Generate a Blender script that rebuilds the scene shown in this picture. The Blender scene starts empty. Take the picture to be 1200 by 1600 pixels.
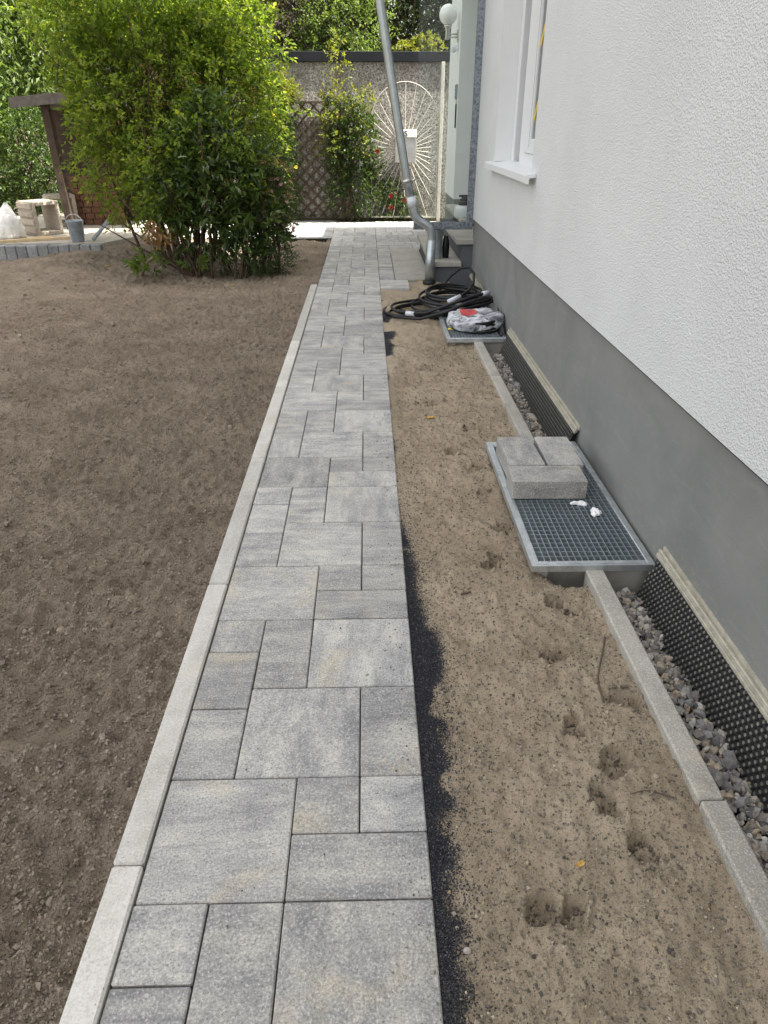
import bpy, math, random
import numpy as np
from mathutils import Vector, Matrix
R = math.radians
rng = np.random.default_rng(7)
random.seed(7)
S = bpy.context.scene
COL = S.collection

# ------------------------------------------------------------------ camera
cam_d = bpy.data.cameras.new('camera')
cam = bpy.data.objects.new('camera', cam_d); COL.objects.link(cam)
cam_d.sensor_fit = 'VERTICAL'; cam_d.sensor_height = 36.0
cam_d.lens = 36.0 * 1089 / 1600
cam_d.clip_start = 0.05; cam_d.clip_end = 1000
cam.location = (0, 0, 1.36)
cam.rotation_euler = (R(90 - 29.2), 0, R(-1.29))
S.camera = cam
S.render.resolution_x = 768; S.render.resolution_y = 1024

# ------------------------------------------------------------------ sky, sun, exposure
SUN_EL = 60.0
SUN_FROM = (math.cos(R(-12)), math.sin(R(-12)))       # the sun stands to the right, behind the house
w = bpy.data.worlds.new('World'); S.world = w; w.use_nodes = True
nt = w.node_tree; nt.nodes.clear()
sky = nt.nodes.new('ShaderNodeTexSky'); sky.sky_type = 'NISHITA'; sky.sun_disc = False
sky.sun_elevation = R(SUN_EL)
sky.sun_rotation = math.atan2(SUN_FROM[0], SUN_FROM[1])
sky.air_density = 1.0; sky.dust_density = 4.0; sky.ozone_density = 0.6
hs = nt.nodes.new('ShaderNodeHueSaturation'); hs.inputs['Saturation'].default_value = 0.10
bg = nt.nodes.new('ShaderNodeBackground'); bg.inputs['Strength'].default_value = 0.15
wo = nt.nodes.new('ShaderNodeOutputWorld')
nt.links.new(sky.outputs[0], hs.inputs['Color']); nt.links.new(hs.outputs[0], bg.inputs[0]); nt.links.new(bg.outputs[0], wo.inputs[0])
sun_d = bpy.data.lights.new('sun', 'SUN'); sun_d.energy = 4.7; sun_d.angle = R(0.55); sun_d.color = (1.0, 0.95, 0.86)
sun = bpy.data.objects.new('sun', sun_d); COL.objects.link(sun)
sd = Vector((SUN_FROM[0] * math.cos(R(SUN_EL)), SUN_FROM[1] * math.cos(R(SUN_EL)), math.sin(R(SUN_EL))))
sun.rotation_euler = (-sd).to_track_quat('-Z', 'Y').to_euler()
sun.location = sd * 30
S.view_settings.view_transform = 'Standard'; S.view_settings.look = 'None'
S.view_settings.exposure = 1.85; S.view_settings.gamma = 1.0
S.render.engine = 'CYCLES'
S.cycles.max_bounces = 8; S.cycles.transparent_max_bounces = 12
S.cycles.diffuse_bounces = 4; S.cycles.glossy_bounces = 3; S.cycles.transmission_bounces = 6

# ------------------------------------------------------------------ helpers: objects
def tag(o, label=None, cat=None, group=None, kind=None):
    if label: o['label'] = label
    if cat: o['category'] = cat
    if group: o['group'] = group
    if kind: o['kind'] = kind
    return o

def thing(name, loc, label, cat, group=None):
    o = bpy.data.objects.new(name, None); COL.objects.link(o)
    o.location = loc; o.empty_display_size = 0.1
    return tag(o, label, cat, group)

def wloc(o):
    v = Vector((0, 0, 0))
    while o is not None:
        v += Vector(o.location); o = o.parent
    return v

class MB:
    """collects shapes in world coordinates; build() links them as one mesh object"""
    def __init__(s): s.v = []; s.f = []; s.m = []
    def add(s, vs, fs, mi=0):
        n = len(s.v); s.v += [tuple(p) for p in vs]
        s.f += [tuple(i + n for i in f) for f in fs]; s.m += [mi] * len(fs); return s
    def box(s, x0, x1, y0, y1, z0, z1, mi=0, rot=0, c=0.0):
        cx, cy = (x0 + x1) / 2, (y0 + y1) / 2
        if c > 0:      # chamfered edges all round (24 verts)
            xs, ys, zs = (x0, x0 + c, x1 - c, x1), (y0, y0 + c, y1 - c, y1), (z0, z0 + c, z1 - c, z1)
            vs = []; idx = {}
            for i in (0, 1):
                for j in (0, 1):
                    for k in (0, 1):
                        X = (xs[0], xs[1]) if i == 0 else (xs[3], xs[2])
                        Y_ = (ys[0], ys[1]) if j == 0 else (ys[3], ys[2])
                        Z = (zs[0], zs[1]) if k == 0 else (zs[3], zs[2])
                        idx[i, j, k, 'x'] = len(vs); vs.append((X[0], Y_[1], Z[1]))
                        idx[i, j, k, 'y'] = len(vs); vs.append((X[1], Y_[0], Z[1]))
                        idx[i, j, k, 'z'] = len(vs); vs.append((X[1], Y_[1], Z[0]))
            I = lambda i, j, k, a: idx[i, j, k, a]
            fs = [(I(0,0,0,'x'), I(0,0,1,'x'), I(0,1,1,'x'), I(0,1,0,'x')), (I(1,0,0,'x'), I(1,1,0,'x'), I(1,1,1,'x'), I(1,0,1,'x')),
                  (I(0,0,0,'y'), I(1,0,0,'y'), I(1,0,1,'y'), I(0,0,1,'y')), (I(0,1,0,'y'), I(0,1,1,'y'), I(1,1,1,'y'), I(1,1,0,'y')),
                  (I(0,0,0,'z'), I(0,1,0,'z'), I(1,1,0,'z'), I(1,0,0,'z')), (I(0,0,1,'z'), I(1,0,1,'z'), I(1,1,1,'z'), I(0,1,1,'z'))]
            for j in (0, 1):
                for k in (0, 1):
                    f = (I(0,j,k,'y'), I(1,j,k,'y'), I(1,j,k,'z'), I(0,j,k,'z')); fs.append(f)
            for i in (0, 1):
                for k in (0, 1):
                    fs.append((I(i,0,k,'x'), I(i,1,k,'x'), I(i,1,k,'z'), I(i,0,k,'z')))
            for i in (0, 1):
                for j in (0, 1):
                    fs.append((I(i,j,0,'x'), I(i,j,1,'x'), I(i,j,1,'y'), I(i,j,0,'y')))
            for i in (0, 1):
                for j in (0, 1):
                    for k in (0, 1):
                        fs.append((I(i,j,k,'x'), I(i,j,k,'y'), I(i,j,k,'z')))
        else:
            vs = [(x0,y0,z0),(x1,y0,z0),(x1,y1,z0),(x0,y1,z0),(x0,y0,z1),(x1,y0,z1),(x1,y1,z1),(x0,y1,z1)]
            fs = [(0,3,2,1),(4,5,6,7),(0,1,5,4),(1,2,6,5),(2,3,7,6),(3,0,4,7)]
        if rot:
            ca, sa = math.cos(rot), math.sin(rot)
            vs = [(cx + (p[0]-cx)*ca - (p[1]-cy)*sa, cy + (p[0]-cx)*sa + (p[1]-cy)*ca, p[2]) for p in vs]
        return s.add(vs, fs, mi)
    def tube(s, pts, r, n=8, mi=0, caps=True, closed=False):
        pts = [Vector(p) for p in pts]; rs = r if isinstance(r, (list, tuple)) else [r] * len(pts)
        base = len(s.v); m = len(pts); prev = None
        for i, p in enumerate(pts):
            if closed: t = pts[(i + 1) % m] - pts[i - 1]
            else: t = pts[min(i + 1, m - 1)] - pts[max(i - 1, 0)]
            if t.length < 1e-9: t = Vector((0, 0, 1))
            t.normalize()
            if prev is None:
                a = Vector((0, 0, 1)) if abs(t.z) < .9 else Vector((1, 0, 0))
                u = t.cross(a).normalized()
            else:
                u = prev - t * prev.dot(t)
                if u.length < 1e-6: u = t.orthogonal()
                u.normalize()
            prev = u; v = t.cross(u)
            for k in range(n):
                a = 2 * math.pi * k / n
                s.v.append(tuple(p + (u * math.cos(a) + v * math.sin(a)) * rs[i]))
        for i in range(m if closed else m - 1):
            j = (i + 1) % m
            for k in range(n):
                s.f.append((base+i*n+k, base+i*n+(k+1)%n, base+j*n+(k+1)%n, base+j*n+k)); s.m.append(mi)
        if caps and not closed:
            s.f.append(tuple(base + k for k in reversed(range(n)))); s.m.append(mi)
            s.f.append(tuple(base + (m-1)*n + k for k in range(n))); s.m.append(mi)
        return s
    def lathe(s, prof, c=(0, 0, 0), n=24, mi=0, sx=1, sy=1):
        base = len(s.v); m = len(prof)
        for (r, z) in prof:
            for k in range(n):
                a = 2 * math.pi * k / n
                s.v.append((c[0] + r*math.cos(a)*sx, c[1] + r*math.sin(a)*sy, c[2] + z))
        for i in range(m - 1):
            for k in range(n):
                s.f.append((base+i*n+k, base+i*n+(k+1)%n, base+(i+1)*n+(k+1)%n, base+(i+1)*n+k)); s.m.append(mi)
        return s
    def prism(s, poly, z0, z1, mi=0):
        n = len(poly)
        vs = [(x, y, z0) for x, y in poly] + [(x, y, z1) for x, y in poly]
        fs = [tuple(reversed(range(n))), tuple(range(n, 2*n))] + [(i, (i+1) % n, n+(i+1) % n, n+i) for i in range(n)]
        return s.add(vs, fs, mi)
    def extrude_y(s, poly, y0, y1, mi=0):     # polygon in (x, z)
        n = len(poly)
        vs = [(x, y0, z) for x, z in poly] + [(x, y1, z) for x, z in poly]
        fs = [tuple(range(n)), tuple(reversed(range(n, 2*n)))] + [((i+1) % n, i, n+i, n+(i+1) % n) for i in range(n)]
        return s.add(vs, fs, mi)
    def bar(s, a, b, wd, th, side=(0, 1, 0), mi=0):   # rectangular bar from a to b, th measured along side
        a, b = Vector(a), Vector(b); t = (b - a).normalized(); n = Vector(side); n = (n - t*n.dot(t)).normalized(); u = t.cross(n)
        vs = [p + u*(wd/2*i) + n*(th/2*j) for p in (a, b) for i, j in ((-1,-1),(1,-1),(1,1),(-1,1))]
        return s.add(vs, [(3,2,1,0),(4,5,6,7),(0,1,5,4),(1,2,6,5),(2,3,7,6),(3,0,4,7)], mi)
    def build(s, name, mat, parent=None, smooth=False, kind=None):
        o = Wl = None
        off = wloc(parent) if parent is not None else Vector((0, 0, 0))
        me = bpy.data.meshes.new(name)
        me.from_pydata([(p[0]-off.x, p[1]-off.y, p[2]-off.z) for p in s.v], [], s.f)
        for m in (mat if isinstance(mat, (list, tuple)) else [mat]): me.materials.append(m)
        if any(s.m): me.polygons.foreach_set('material_index', s.m)
        if smooth: me.polygons.foreach_set('use_smooth', [True]*len(me.polygons))
        me.update()
        o = bpy.data.objects.new(name, me); COL.objects.link(o)
        if parent is not None: o.parent = parent
        if kind: o['kind'] = kind
        return o

def np_mesh(name, V, Fc, mat, parent=None, smooth=False, kind=None, mats=None, loc=None, sharp_angle=None):
    """V (n,3) world coords, Fc (m,k) faces of one size"""
    off = wloc(parent) if parent is not None else Vector((0, 0, 0))
    if loc is not None: off = Vector(loc)
    V = np.asarray(V, dtype=np.float32) - np.array(off, dtype=np.float32)
    Fc = np.asarray(Fc, dtype=np.int32); k = Fc.shape[1]
    me = bpy.data.meshes.new(name)
    me.vertices.add(len(V)); me.vertices.foreach_set('co', V.ravel())
    me.loops.add(Fc.size); me.loops.foreach_set('vertex_index', Fc.ravel())
    me.polygons.add(len(Fc)); me.polygons.foreach_set('loop_start', np.arange(0, Fc.size, k, dtype=np.int32))
    for m in (mat if isinstance(mat, (list, tuple)) else [mat]): me.materials.append(m)
    if mats is not None: me.polygons.foreach_set('material_index', np.asarray(mats, dtype=np.int32))
    me.polygons.foreach_set('use_smooth', np.full(len(Fc), smooth))
    me.update(calc_edges=True)
    o = bpy.data.objects.new(name, me); COL.objects.link(o)
    if parent is not None: o.parent = parent
    if loc is not None: o.location = loc
    if kind: o['kind'] = kind
    return o

# ------------------------------------------------------------------ helpers: noise
def h2(ix, iy, seed):
    h = (ix.astype(np.int64) * 374761393 + iy.astype(np.int64) * 668265263 + seed * 974634777) & 0xFFFFFFFF
    h = ((h ^ (h >> 13)) * 1274126177) & 0xFFFFFFFF
    return ((h ^ (h >> 16)) & 0xFFFF) / 65535.0
def vn(x, y, seed=0):
    ix, iy = np.floor(x), np.floor(y); fx, fy = x - ix, y - iy
    fx = fx*fx*(3-2*fx); fy = fy*fy*(3-2*fy)
    a, b, c, d = h2(ix, iy, seed), h2(ix+1, iy, seed), h2(ix, iy+1, seed), h2(ix+1, iy+1, seed)
    return (a*(1-fx)+b*fx)*(1-fy) + (c*(1-fx)+d*fx)*fy - 0.5
def fbm(x, y, sc, seed=0, octv=4):
    r = 0; a = 1.0
    for i in range(octv):
        r = r + a*vn(x/sc + 17.3*i, y/sc - 9.1*i, seed+i); a *= .5; sc *= .5
    return r

# ------------------------------------------------------------------ helpers: materials
def lin(r, g, b):
    f = lambda c: (c/12.92 if c <= .04045 else ((c+.055)/1.055)**2.4)
    return (f(r/255), f(g/255), f(b/255), 1)
class NM:
    def __init__(s, name):
        s.mat = bpy.data.materials.new(name); s.mat.use_nodes = True
        s.nt = s.mat.node_tree; s.nt.nodes.clear()
        s.out = s.n('ShaderNodeOutputMaterial'); s.b = s.n('ShaderNodeBsdfPrincipled'); s.l(s.b.outputs[0], s.out.inputs[0])
    def n(s, t, **kw):
        nd = s.nt.nodes.new(t)
        for k, v in kw.items(): setattr(nd, k, v)
        return nd
    def l(s, a, b): s.nt.links.new(a, b)
    def coords(s, scale=(1, 1, 1), rnd=False, kind='Object'):
        tc = s.n('ShaderNodeTexCoord'); mp = s.n('ShaderNodeMapping'); mp.inputs['Scale'].default_value = scale
        s.l(tc.outputs[kind], mp.inputs[0])
        if rnd:
            oi = s.n('ShaderNodeObjectInfo'); mu = s.n('ShaderNodeMath', operation='MULTIPLY'); mu.inputs[1].default_value = 137.0
            s.l(oi.outputs['Random'], mu.inputs[0])
            s.l(mu.outputs[0], mp.inputs['Location'])
        return mp.outputs[0]
    def noise(s, co, scale, detail=3, rough=.55, dist=0):
        t = s.n('ShaderNodeTexNoise'); t.inputs['Scale'].default_value = scale; t.inputs['Detail'].default_value = detail
        t.inputs['Roughness'].default_value = rough; t.inputs['Distortion'].default_value = dist
        if co is not None: s.l(co, t.inputs['Vector'])
        return t.outputs['Fac']
    def voro(s, co, scale, feature='F1', out='Distance'):
        t = s.n('ShaderNodeTexVoronoi', feature=feature); t.inputs['Scale'].default_value = scale
        if co is not None: s.l(co, t.inputs['Vector'])
        return t.outputs[out]
    def ramp(s, fac, stops):
        r = s.n('ShaderNodeValToRGB'); e = r.color_ramp.elements
        while len(e) < len(stops): e.new(.5)
        for el, (p, c) in zip(e, stops):
            el.position = p; el.color = c if len(c) == 4 else (*c, 1)
        s.l(fac, r.inputs[0]); return r.outputs[0]
    def mix(s, fac, a, b, mode='MIX'):
        m = s.n('ShaderNodeMix', data_type='RGBA', blend_type=mode)
        if isinstance(fac, (int, float)): m.inputs[0].default_value = fac
        else: s.l(fac, m.inputs[0])
        for v, i in ((a, 6), (b, 7)):
            if isinstance(v, tuple): m.inputs[i].default_value = v
            else: s.l(v, m.inputs[i])
        return m.outputs[2]
    def math(s, op, a, b=0.0):
        m = s.n('ShaderNodeMath', operation=op)
        for v, i in ((a, 0), (b, 1)):
            if isinstance(v, (int, float)): m.inputs[i].default_value = v
            else: s.l(v, m.inputs[i])
        return m.outputs[0]
    def col(s, c):
        if isinstance(c, tuple): s.b.inputs['Base Color'].default_value = c
        else: s.l(c, s.b.inputs['Base Color'])
        return s
    def bump(s, h, strength=.5, dist=.01, normal=None):
        b = s.n('ShaderNodeBump'); b.inputs['Strength'].default_value = strength; b.inputs['Distance'].default_value = dist
        s.l(h, b.inputs['Height'])
        if normal is not None: s.l(normal, b.inputs['Normal'])
        s.l(b.outputs[0], s.b.inputs['Normal']); return b.outputs[0]
    def set(s, rough=.8, metal=0, spec=.3, **kw):
        s.b.inputs['Roughness'].default_value = rough; s.b.inputs['Metallic'].default_value = metal
        s.b.inputs['Specular IOR Level'].default_value = spec
        return s
M = {}
def g(v): return (v, v, v, 1)

def stone_mat(name, dark, mid, light, streak=(3, 14, 3), stain=True, fine=200, bump=.4, speck=1.0):
    m = NM(name); co = m.coords(streak, rnd=True); co1 = m.coords((1, 1, 1), rnd=True)
    f = m.noise(co, 1.4, 8, .70, .35)
    f2 = m.noise(co1, 7.5, 8, .74, .5)
    fm = m.math('ADD', m.math('MULTIPLY', f, .55), m.math('MULTIPLY', f2, .45))
    c = m.ramp(fm, [(.38, dark), (.50, mid), (.60, light)])
    oi = m.n('ShaderNodeObjectInfo')
    c = m.mix(1.0, c, m.ramp(oi.outputs['Random'], [(0, g(.78)), (1, g(1.12))]), 'MULTIPLY')
    if stain:
        st = m.noise(co1, 4.2, 4, .65, .6)
        c = m.mix(m.ramp(st, [(.56, g(0)), (.74, g(.6))]), c, (.50, .43, .31, 1))
    sp = m.noise(co1, fine, 4, .8)
    c = m.mix(m.ramp(sp, [(.39, g(.66*speck)), (.47, g(0))]), c, (.13, .13, .132, 1))
    c = m.mix(m.ramp(sp, [(.54, g(0)), (.64, g(.55))]), c, (.72, .70, .66, 1))
    v = m.voro(co1, 62.0)
    c = m.mix(m.ramp(v, [(.05, g(.75)), (.11, g(0))]), c, (.10, .095, .09, 1))   # pits
    m.col(c).set(.9, 0, .25)
    hgt = m.math('ADD', m.math('MULTIPLY', sp, .6), m.math('MULTIPLY', f, .5))
    m.bump(hgt, bump, .004)
    return m.mat
M['paver'] = stone_mat('paver_concrete', (.225, .224, .226, 1), (.365, .358, .345, 1), (.500, .478, .435, 1))
M['paver_v'] = stone_mat('paver_concrete_crosswise', (.225, .224, .226, 1), (.365, .358, .345, 1), (.500, .478, .435, 1), streak=(12, 3, 3))
M['kerb'] = stone_mat('kerb_concrete', (.40, .38, .34, 1), (.49, .47, .43, 1), (.55, .53, .49, 1), streak=(6, 2, 6), bump=.2, speck=.45)
M['kerb_worn'] = stone_mat('worn_kerb_concrete', (.27, .25, .215, 1), (.35, .33, .29, 1), (.42, .40, .35, 1), streak=(6, 2, 6), bump=.25, speck=.6)
M['slab'] = stone_mat('slab_concrete', (.34, .32, .28, 1), (.42, .40, .355, 1), (.48, .455, .41, 1), streak=(2, 2, 2), bump=.15, speck=.4)
M['block'] = stone_mat('block_concrete', (.22, .215, .205, 1), (.33, .32, .30, 1), (.42, .40, .365, 1), streak=(4, 9, 4))
M['pale_block'] = stone_mat('hollow_block_concrete', (.27, .22, .165, 1), (.34, .285, .22, 1), (.40, .345, .28, 1), streak=(3, 3, 9))
M['edging'] = stone_mat('edging_concrete', (.13, .135, .145, 1), (.20, .205, .21, 1), (.27, .27, .27, 1))

def soil_mat():
    m = NM('soil'); co = m.coords((1, 1, 1))
    a = m.noise(co, 3.4, 6, .68, .3); b = m.noise(co, 150, 4, .75); c_ = m.noise(co, 420, 2, .6)
    c = m.ramp(a, [(.34, (.185, .146, .109, 1)), (.66, (.305, .250, .193, 1))])
    c = m.mix(m.ramp(b, [(.38, g(.8)), (.49, g(0))]), c, (.060, .043, .029, 1))
    c = m.mix(m.ramp(c_, [(.55, g(0)), (.72, g(.6))]), c, (.36, .285, .205, 1))
    m.col(c).set(.97, 0, .1)
    m.bump(m.math('ADD', m.math('MULTIPLY', b, 1.0), m.math('MULTIPLY', c_, .5)), .9, .010)
    return m.mat
M['soil'] = soil_mat()
def sand_mat():
    m = NM('sand'); co = m.coords((1, 1, 1))
    a = m.noise(co, 3.0, 4, .6); b = m.noise(co, 220, 4, .75); c_ = m.noise(co, 480, 2, .6); d = m.noise(co, 26, 4, .65)
    c = m.ramp(a, [(.32, (.300, .238, .168, 1)), (.68, (.430, .352, .258, 1))])
    c = m.mix(m.ramp(d, [(.28, g(.55)), (.44, g(0))]), c, (.20, .165, .125, 1))
    c = m.mix(m.ramp(b, [(.36, g(.7)), (.45, g(0))]), c, (.095, .075, .055, 1))
    c = m.mix(m.ramp(c_, [(.56, g(0)), (.72, g(.55))]), c, (.56, .49, .38, 1))
    at = m.n('ShaderNodeAttribute', attribute_name='grit')
    bl = m.ramp(c_, [(.35, (.012, .013, .017, 1)), (.62, (.04, .043, .055, 1)), (.72, (.16, .16, .18, 1))])
    gm = m.math('ADD', at.outputs['Fac'], m.math('MULTIPLY', m.math('SUBTRACT', b, .5), 3.6))
    c = m.mix(m.ramp(gm, [(.42, g(0)), (.58, g(1))]), c, bl)
    m.col(c).set(.95, 0, .15)
    m.bump(m.math('ADD', b, m.math('MULTIPLY', c_, .6)), .8, .006)
    return m.mat
M['sand'] = sand_mat()

def simple(name, col, rough=.7, metal=0, spec=.3, nscale=0, namt=.15, bump=0, bscale=200, bdist=.003):
    m = NM(name)
    if nscale:
        f = m.noise(m.coords(), nscale, 4, .6)
        lo = tuple(c*(1-namt) for c in col[:3]) + (1,); hi = tuple(min(1, c*(1+namt)) for c in col[:3]) + (1,)
        m.col(m.ramp(f, [(.3, lo), (.7, hi)]))
    else: m.col(col)
    m.set(rough, metal, spec)
    if bump: m.bump(m.noise(m.coords(), bscale, 3, .6), bump, bdist)
    return m.mat
def plaster(name, col, bump, scale, dist, dirt=0.0):
    m = NM(name); co = m.coords()
    v = m.voro(co, scale, 'SMOOTH_F1'); nz = m.noise(co, scale*.55, 4, .65); big = m.noise(co, 1.6, 6, .62)
    lo = tuple(c*.93 for c in col[:3]) + (1,)
    c = m.ramp(big, [(.35, lo), (.65, col)])
    if dirt:
        d = m.noise(m.coords((7, 7, 1.0)), 1.2, 5, .65)
        c = m.mix(m.ramp(d, [(.5, g(0)), (.8, g(dirt))]), c, tuple(x*.72 for x in col[:3]) + (1,))
    m.col(c).set(.92, 0, .15)
    m.bump(m.math('ADD', v, nz), bump, dist)
    return m.mat
M['render'] = plaster('white_render', (.70, .715, .712, 1), .85, 180, .0052)
M['render_smooth'] = plaster('smooth_white_render', (.76, .77, .765, 1), .25, 160, .002)
def plinth_mat():
    m = NM('grey_plinth_render'); co = m.coords()
    v = m.noise(co, 190, 3, .7); big = m.noise(co, 2.4, 5, .62, .3); tro = m.noise(m.coords((1, 1.6, 7)), 3.5, 5, .65, .8)
    c = m.ramp(big, [(.34, (.195, .203, .197, 1)), (.66, (.242, .248, .240, 1))])
    c = m.mix(m.ramp(tro, [(.54, g(0)), (.75, g(.35))]), c, (.30, .305, .295, 1))
    sp = m.n('ShaderNodeSeparateXYZ'); m.l(m.n('ShaderNodeTexCoord').outputs['Object'], sp.inputs[0])
    low = m.math('SUBTRACT', 1.0, m.math('MULTIPLY', sp.outputs[2], 4.2))           # mud splashes above the ground
    sl = m.math('MULTIPLY', m.math('MAXIMUM', low, 0.0), m.ramp(m.noise(co, 46, 4, .7), [(.52, g(0)), (.66, g(.8))]))
    c = m.mix(sl, c, (.34, .28, .20, 1))
    m.col(c).set(.9, 0, .2); m.bump(m.math('ADD', v, m.math('MULTIPLY', tro, 1.2)), .35, .003); return m.mat
M['plinth'] = plinth_mat()
M['step_side'] = plaster('grey_step_render', (.115, .122, .135, 1), .2, 300, .002, dirt=.3)
M['soffit'] = simple('dark_joint', (.03, .03, .03, 1), .9)
def roughcast():
    m = NM('roughcast_wall'); co = m.coords()
    v = m.voro(co, 60); nz = m.noise(co, 38, 5, .85); st = m.noise(m.coords((1.6, 1, .9)), 1.3, 6, .68, .5)
    c = m.ramp(nz, [(.38, (.045, .04, .035, 1)), (.47, (.22, .205, .185, 1)), (.60, (.46, .44, .40, 1))])
    c = m.mix(m.ramp(st, [(.46, g(0)), (.68, g(.7))]), c, (.11, .085, .065, 1))
    m.col(c).set(.95, 0, .1); m.bump(m.math('ADD', v, nz), .6, .006)
    return m.mat
M['roughcast'] = roughcast()
M['coping'] = simple('dark_metal_coping', (.011, .012, .016, 1), .6, 0, .25, 6, .35)
M['pvc'] = simple('white_pvc', (.74, .75, .76, 1), .35, 0, .45)
M['gasket'] = simple('dark_gasket', (.03, .032, .035, 1), .6)
def zinc(name, lo, hi, sc=14, rough=.42, spangle=False):
    m = NM(name); co = m.coords()
    f = m.voro(co, sc*5, 'F1', 'Color') if spangle else m.noise(co, sc, 5, .7, .4)
    sepc = f
    if spangle:
        sp = m.n('ShaderNodeSeparateColor'); m.l(f, sp.inputs[0]); sepc = m.math('ADD', m.math('MULTIPLY', sp.outputs[0], .5), m.math('MULTIPLY', m.noise(co, 40, 4, .7), .5))
    m.col(m.ramp(sepc, [(.25, lo), (.75, hi)])).set(rough, .85, .5)
    r = m.ramp(sepc, [(.2, g(rough-.1)), (.8, g(rough+.14))]); m.l(r, m.b.inputs['Roughness'])
    return m.mat
M['zinc'] = zinc('zinc_pipe', (.36, .40, .42, 1), (.52, .56, .57, 1), 9, .34)
M['galv'] = zinc('galvanised_steel', (.13, .15, .18, 1), (.33, .36, .40, 1), 14, .5, True)
M['grate'] = zinc('grating_steel', (.44, .47, .49, 1), (.68, .71, .73, 1), 30, .40)
M['grate_bar'] = simple('grating_bar_steel', (.33, .38, .405, 1), .38, .6, .5, 30, .2)
M['steel'] = zinc('brushed_steel', (.50, .49, .47, 1), (.66, .65, .62, 1), 20, .34)
M['cream'] = simple('cream_plastic_trim', (.40, .375, .305, 1), .55, 0, .35, 40, .25)
M['hdpe'] = simple('black_dimple_sheet', (.030, .030, .029, 1), .42, 0, .5)
M['hdpe_top'] = simple('sheen_dimple_top', (.15, .15, .13, 1), .5, 0, .5, 60, .6)  # paler tone paints the sheen on the raised dimple tops
M['rubber'] = simple('black_rubber', (.010, .010, .011, 1), .5, 0, .4)
M['tape'] = simple('grey_tape', (.62, .64, .68, 1), .4, 0, .4, 50, .2)
M['gate_paint'] = simple('cream_painted_iron', (.50, .47, .41, 1), .6, 0, .3, 30, .2)
M['lattice'] = simple('weathered_lattice_wood', (.085, .062, .045, 1), .85, 0, .2, 25, .3)
M['shed_wood'] = simple('weathered_shed_wood', (.06, .043, .033, 1), .85, 0, .2, 12, .35, .4, 60)
M['roof_felt'] = simple('grey_roof_board', (.075, .066, .058, 1), .9, 0, .2, 18, .3, .4, 60)
M['brick'] = simple('red_brown_brick', (.13, .065, .042, 1), .9, 0, .2, 30, .3, .3, 120)
M['plank'] = simple('pale_plank', (.46, .35, .21, 1), .8, 0, .2, 20, .2)
M['foam'] = simple('white_foam', (.80, .80, .80, 1), .8)
M['sack'] = simple('white_woven_sack', (.68, .66, .62, 1), .75, 0, .2, 9, .12, .5, 40, .02)
M['bucket'] = simple('grey_zinc_bucket', (.27, .30, .32, 1), .5, .3, .4, 15, .2)
M['terrace'] = simple('pale_terrace_sand', (.38, .345, .29, 1), .95, 0, .1, 14, .2, .6, 150, .01)
M['joint'] = simple('joint_sand', (.045, .042, .038, 1), .98, 0, .05, 60, .4)
M['ground'] = simple('earth', (.09, .075, .05, 1), .98, 0, .05, 3, .3)
M['bark'] = simple('bark', (.085, .058, .04, 1), .9, 0, .15, 40, .4, .5, 80, .01)
M['bark_pale'] = simple('pale_bark', (.24, .18, .12, 1), .9, 0, .15, 40, .3, .5, 80, .01)
M['black_glaze'] = simple('black_glaze', (.012, .012, .013, 1), .25)
M['tank'] = simple('translucent_white_tank', (.66, .68, .68, 1), .35)
M['white_paint'] = simple('white_paint', (.72, .72, .70, 1), .5, 0, .3, 20, .06)
M['red'] = simple('red_petal', (.48, .045, .05, 1), .6)
M['yellow'] = simple('yellow_petal', (.80, .66, .13, 1), .6)
M['pink'] = simple('pink_petal', (.62, .34, .36, 1), .6)
M['yellow_tape'] = simple('yellow_tape', (.75, .52, .03, 1), .5)
M['letter'] = simple('dark_lettering', (.02, .02, .022, 1), .5)
M['shaft'] = simple('pale_shaft_concrete', (.33, .315, .28, 1), .9, 0, .2, 12, .2, .2, 120)
M['dry_leaf'] = simple('dry_leaf', (.55, .36, .10, 1), .7, 0, .2, 60, .3)
M['twig'] = simple('dry_twig', (.10, .075, .055, 1), .9)

def globe_mat():
    m = NM('opal_glass_globe'); m.col((.82, .82, .80, 1)).set(.12, 0, .5)
    m.b.inputs['Subsurface Weight'].default_value = .4; m.b.inputs['Subsurface Radius'].default_value = (.05, .05, .05)
    return m.mat
M['opal'] = globe_mat()
def glass_mat(name, tint, refl=.08):
    m = NM(name); m.nt.nodes.remove(m.b)
    tr = m.n('ShaderNodeBsdfTransparent'); tr.inputs[0].default_value = tint
    gl = m.n('ShaderNodeBsdfGlossy'); gl.inputs['Roughness'].default_value = .02
    fr = m.n('ShaderNodeFresnel'); fr.inputs[0].default_value = 1.5
    mx = m.n('ShaderNodeMixShader'); m.l(fr.outputs[0], mx.inputs[0]); m.l(tr.outputs[0], mx.inputs[1]); m.l(gl.outputs[0], mx.inputs[2])
    m.l(mx.outputs[0], m.out.inputs[0]); return m.mat
M['glass'] = glass_mat('clear_glass', (.93, .96, .95, 1))
M['room'] = simple('dim_room', (.10, .11, .11, 1), .9)
M['curtain'] = simple('pale_curtain', (.42, .45, .43, 1), .9, 0, .1, 8, .1)

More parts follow.
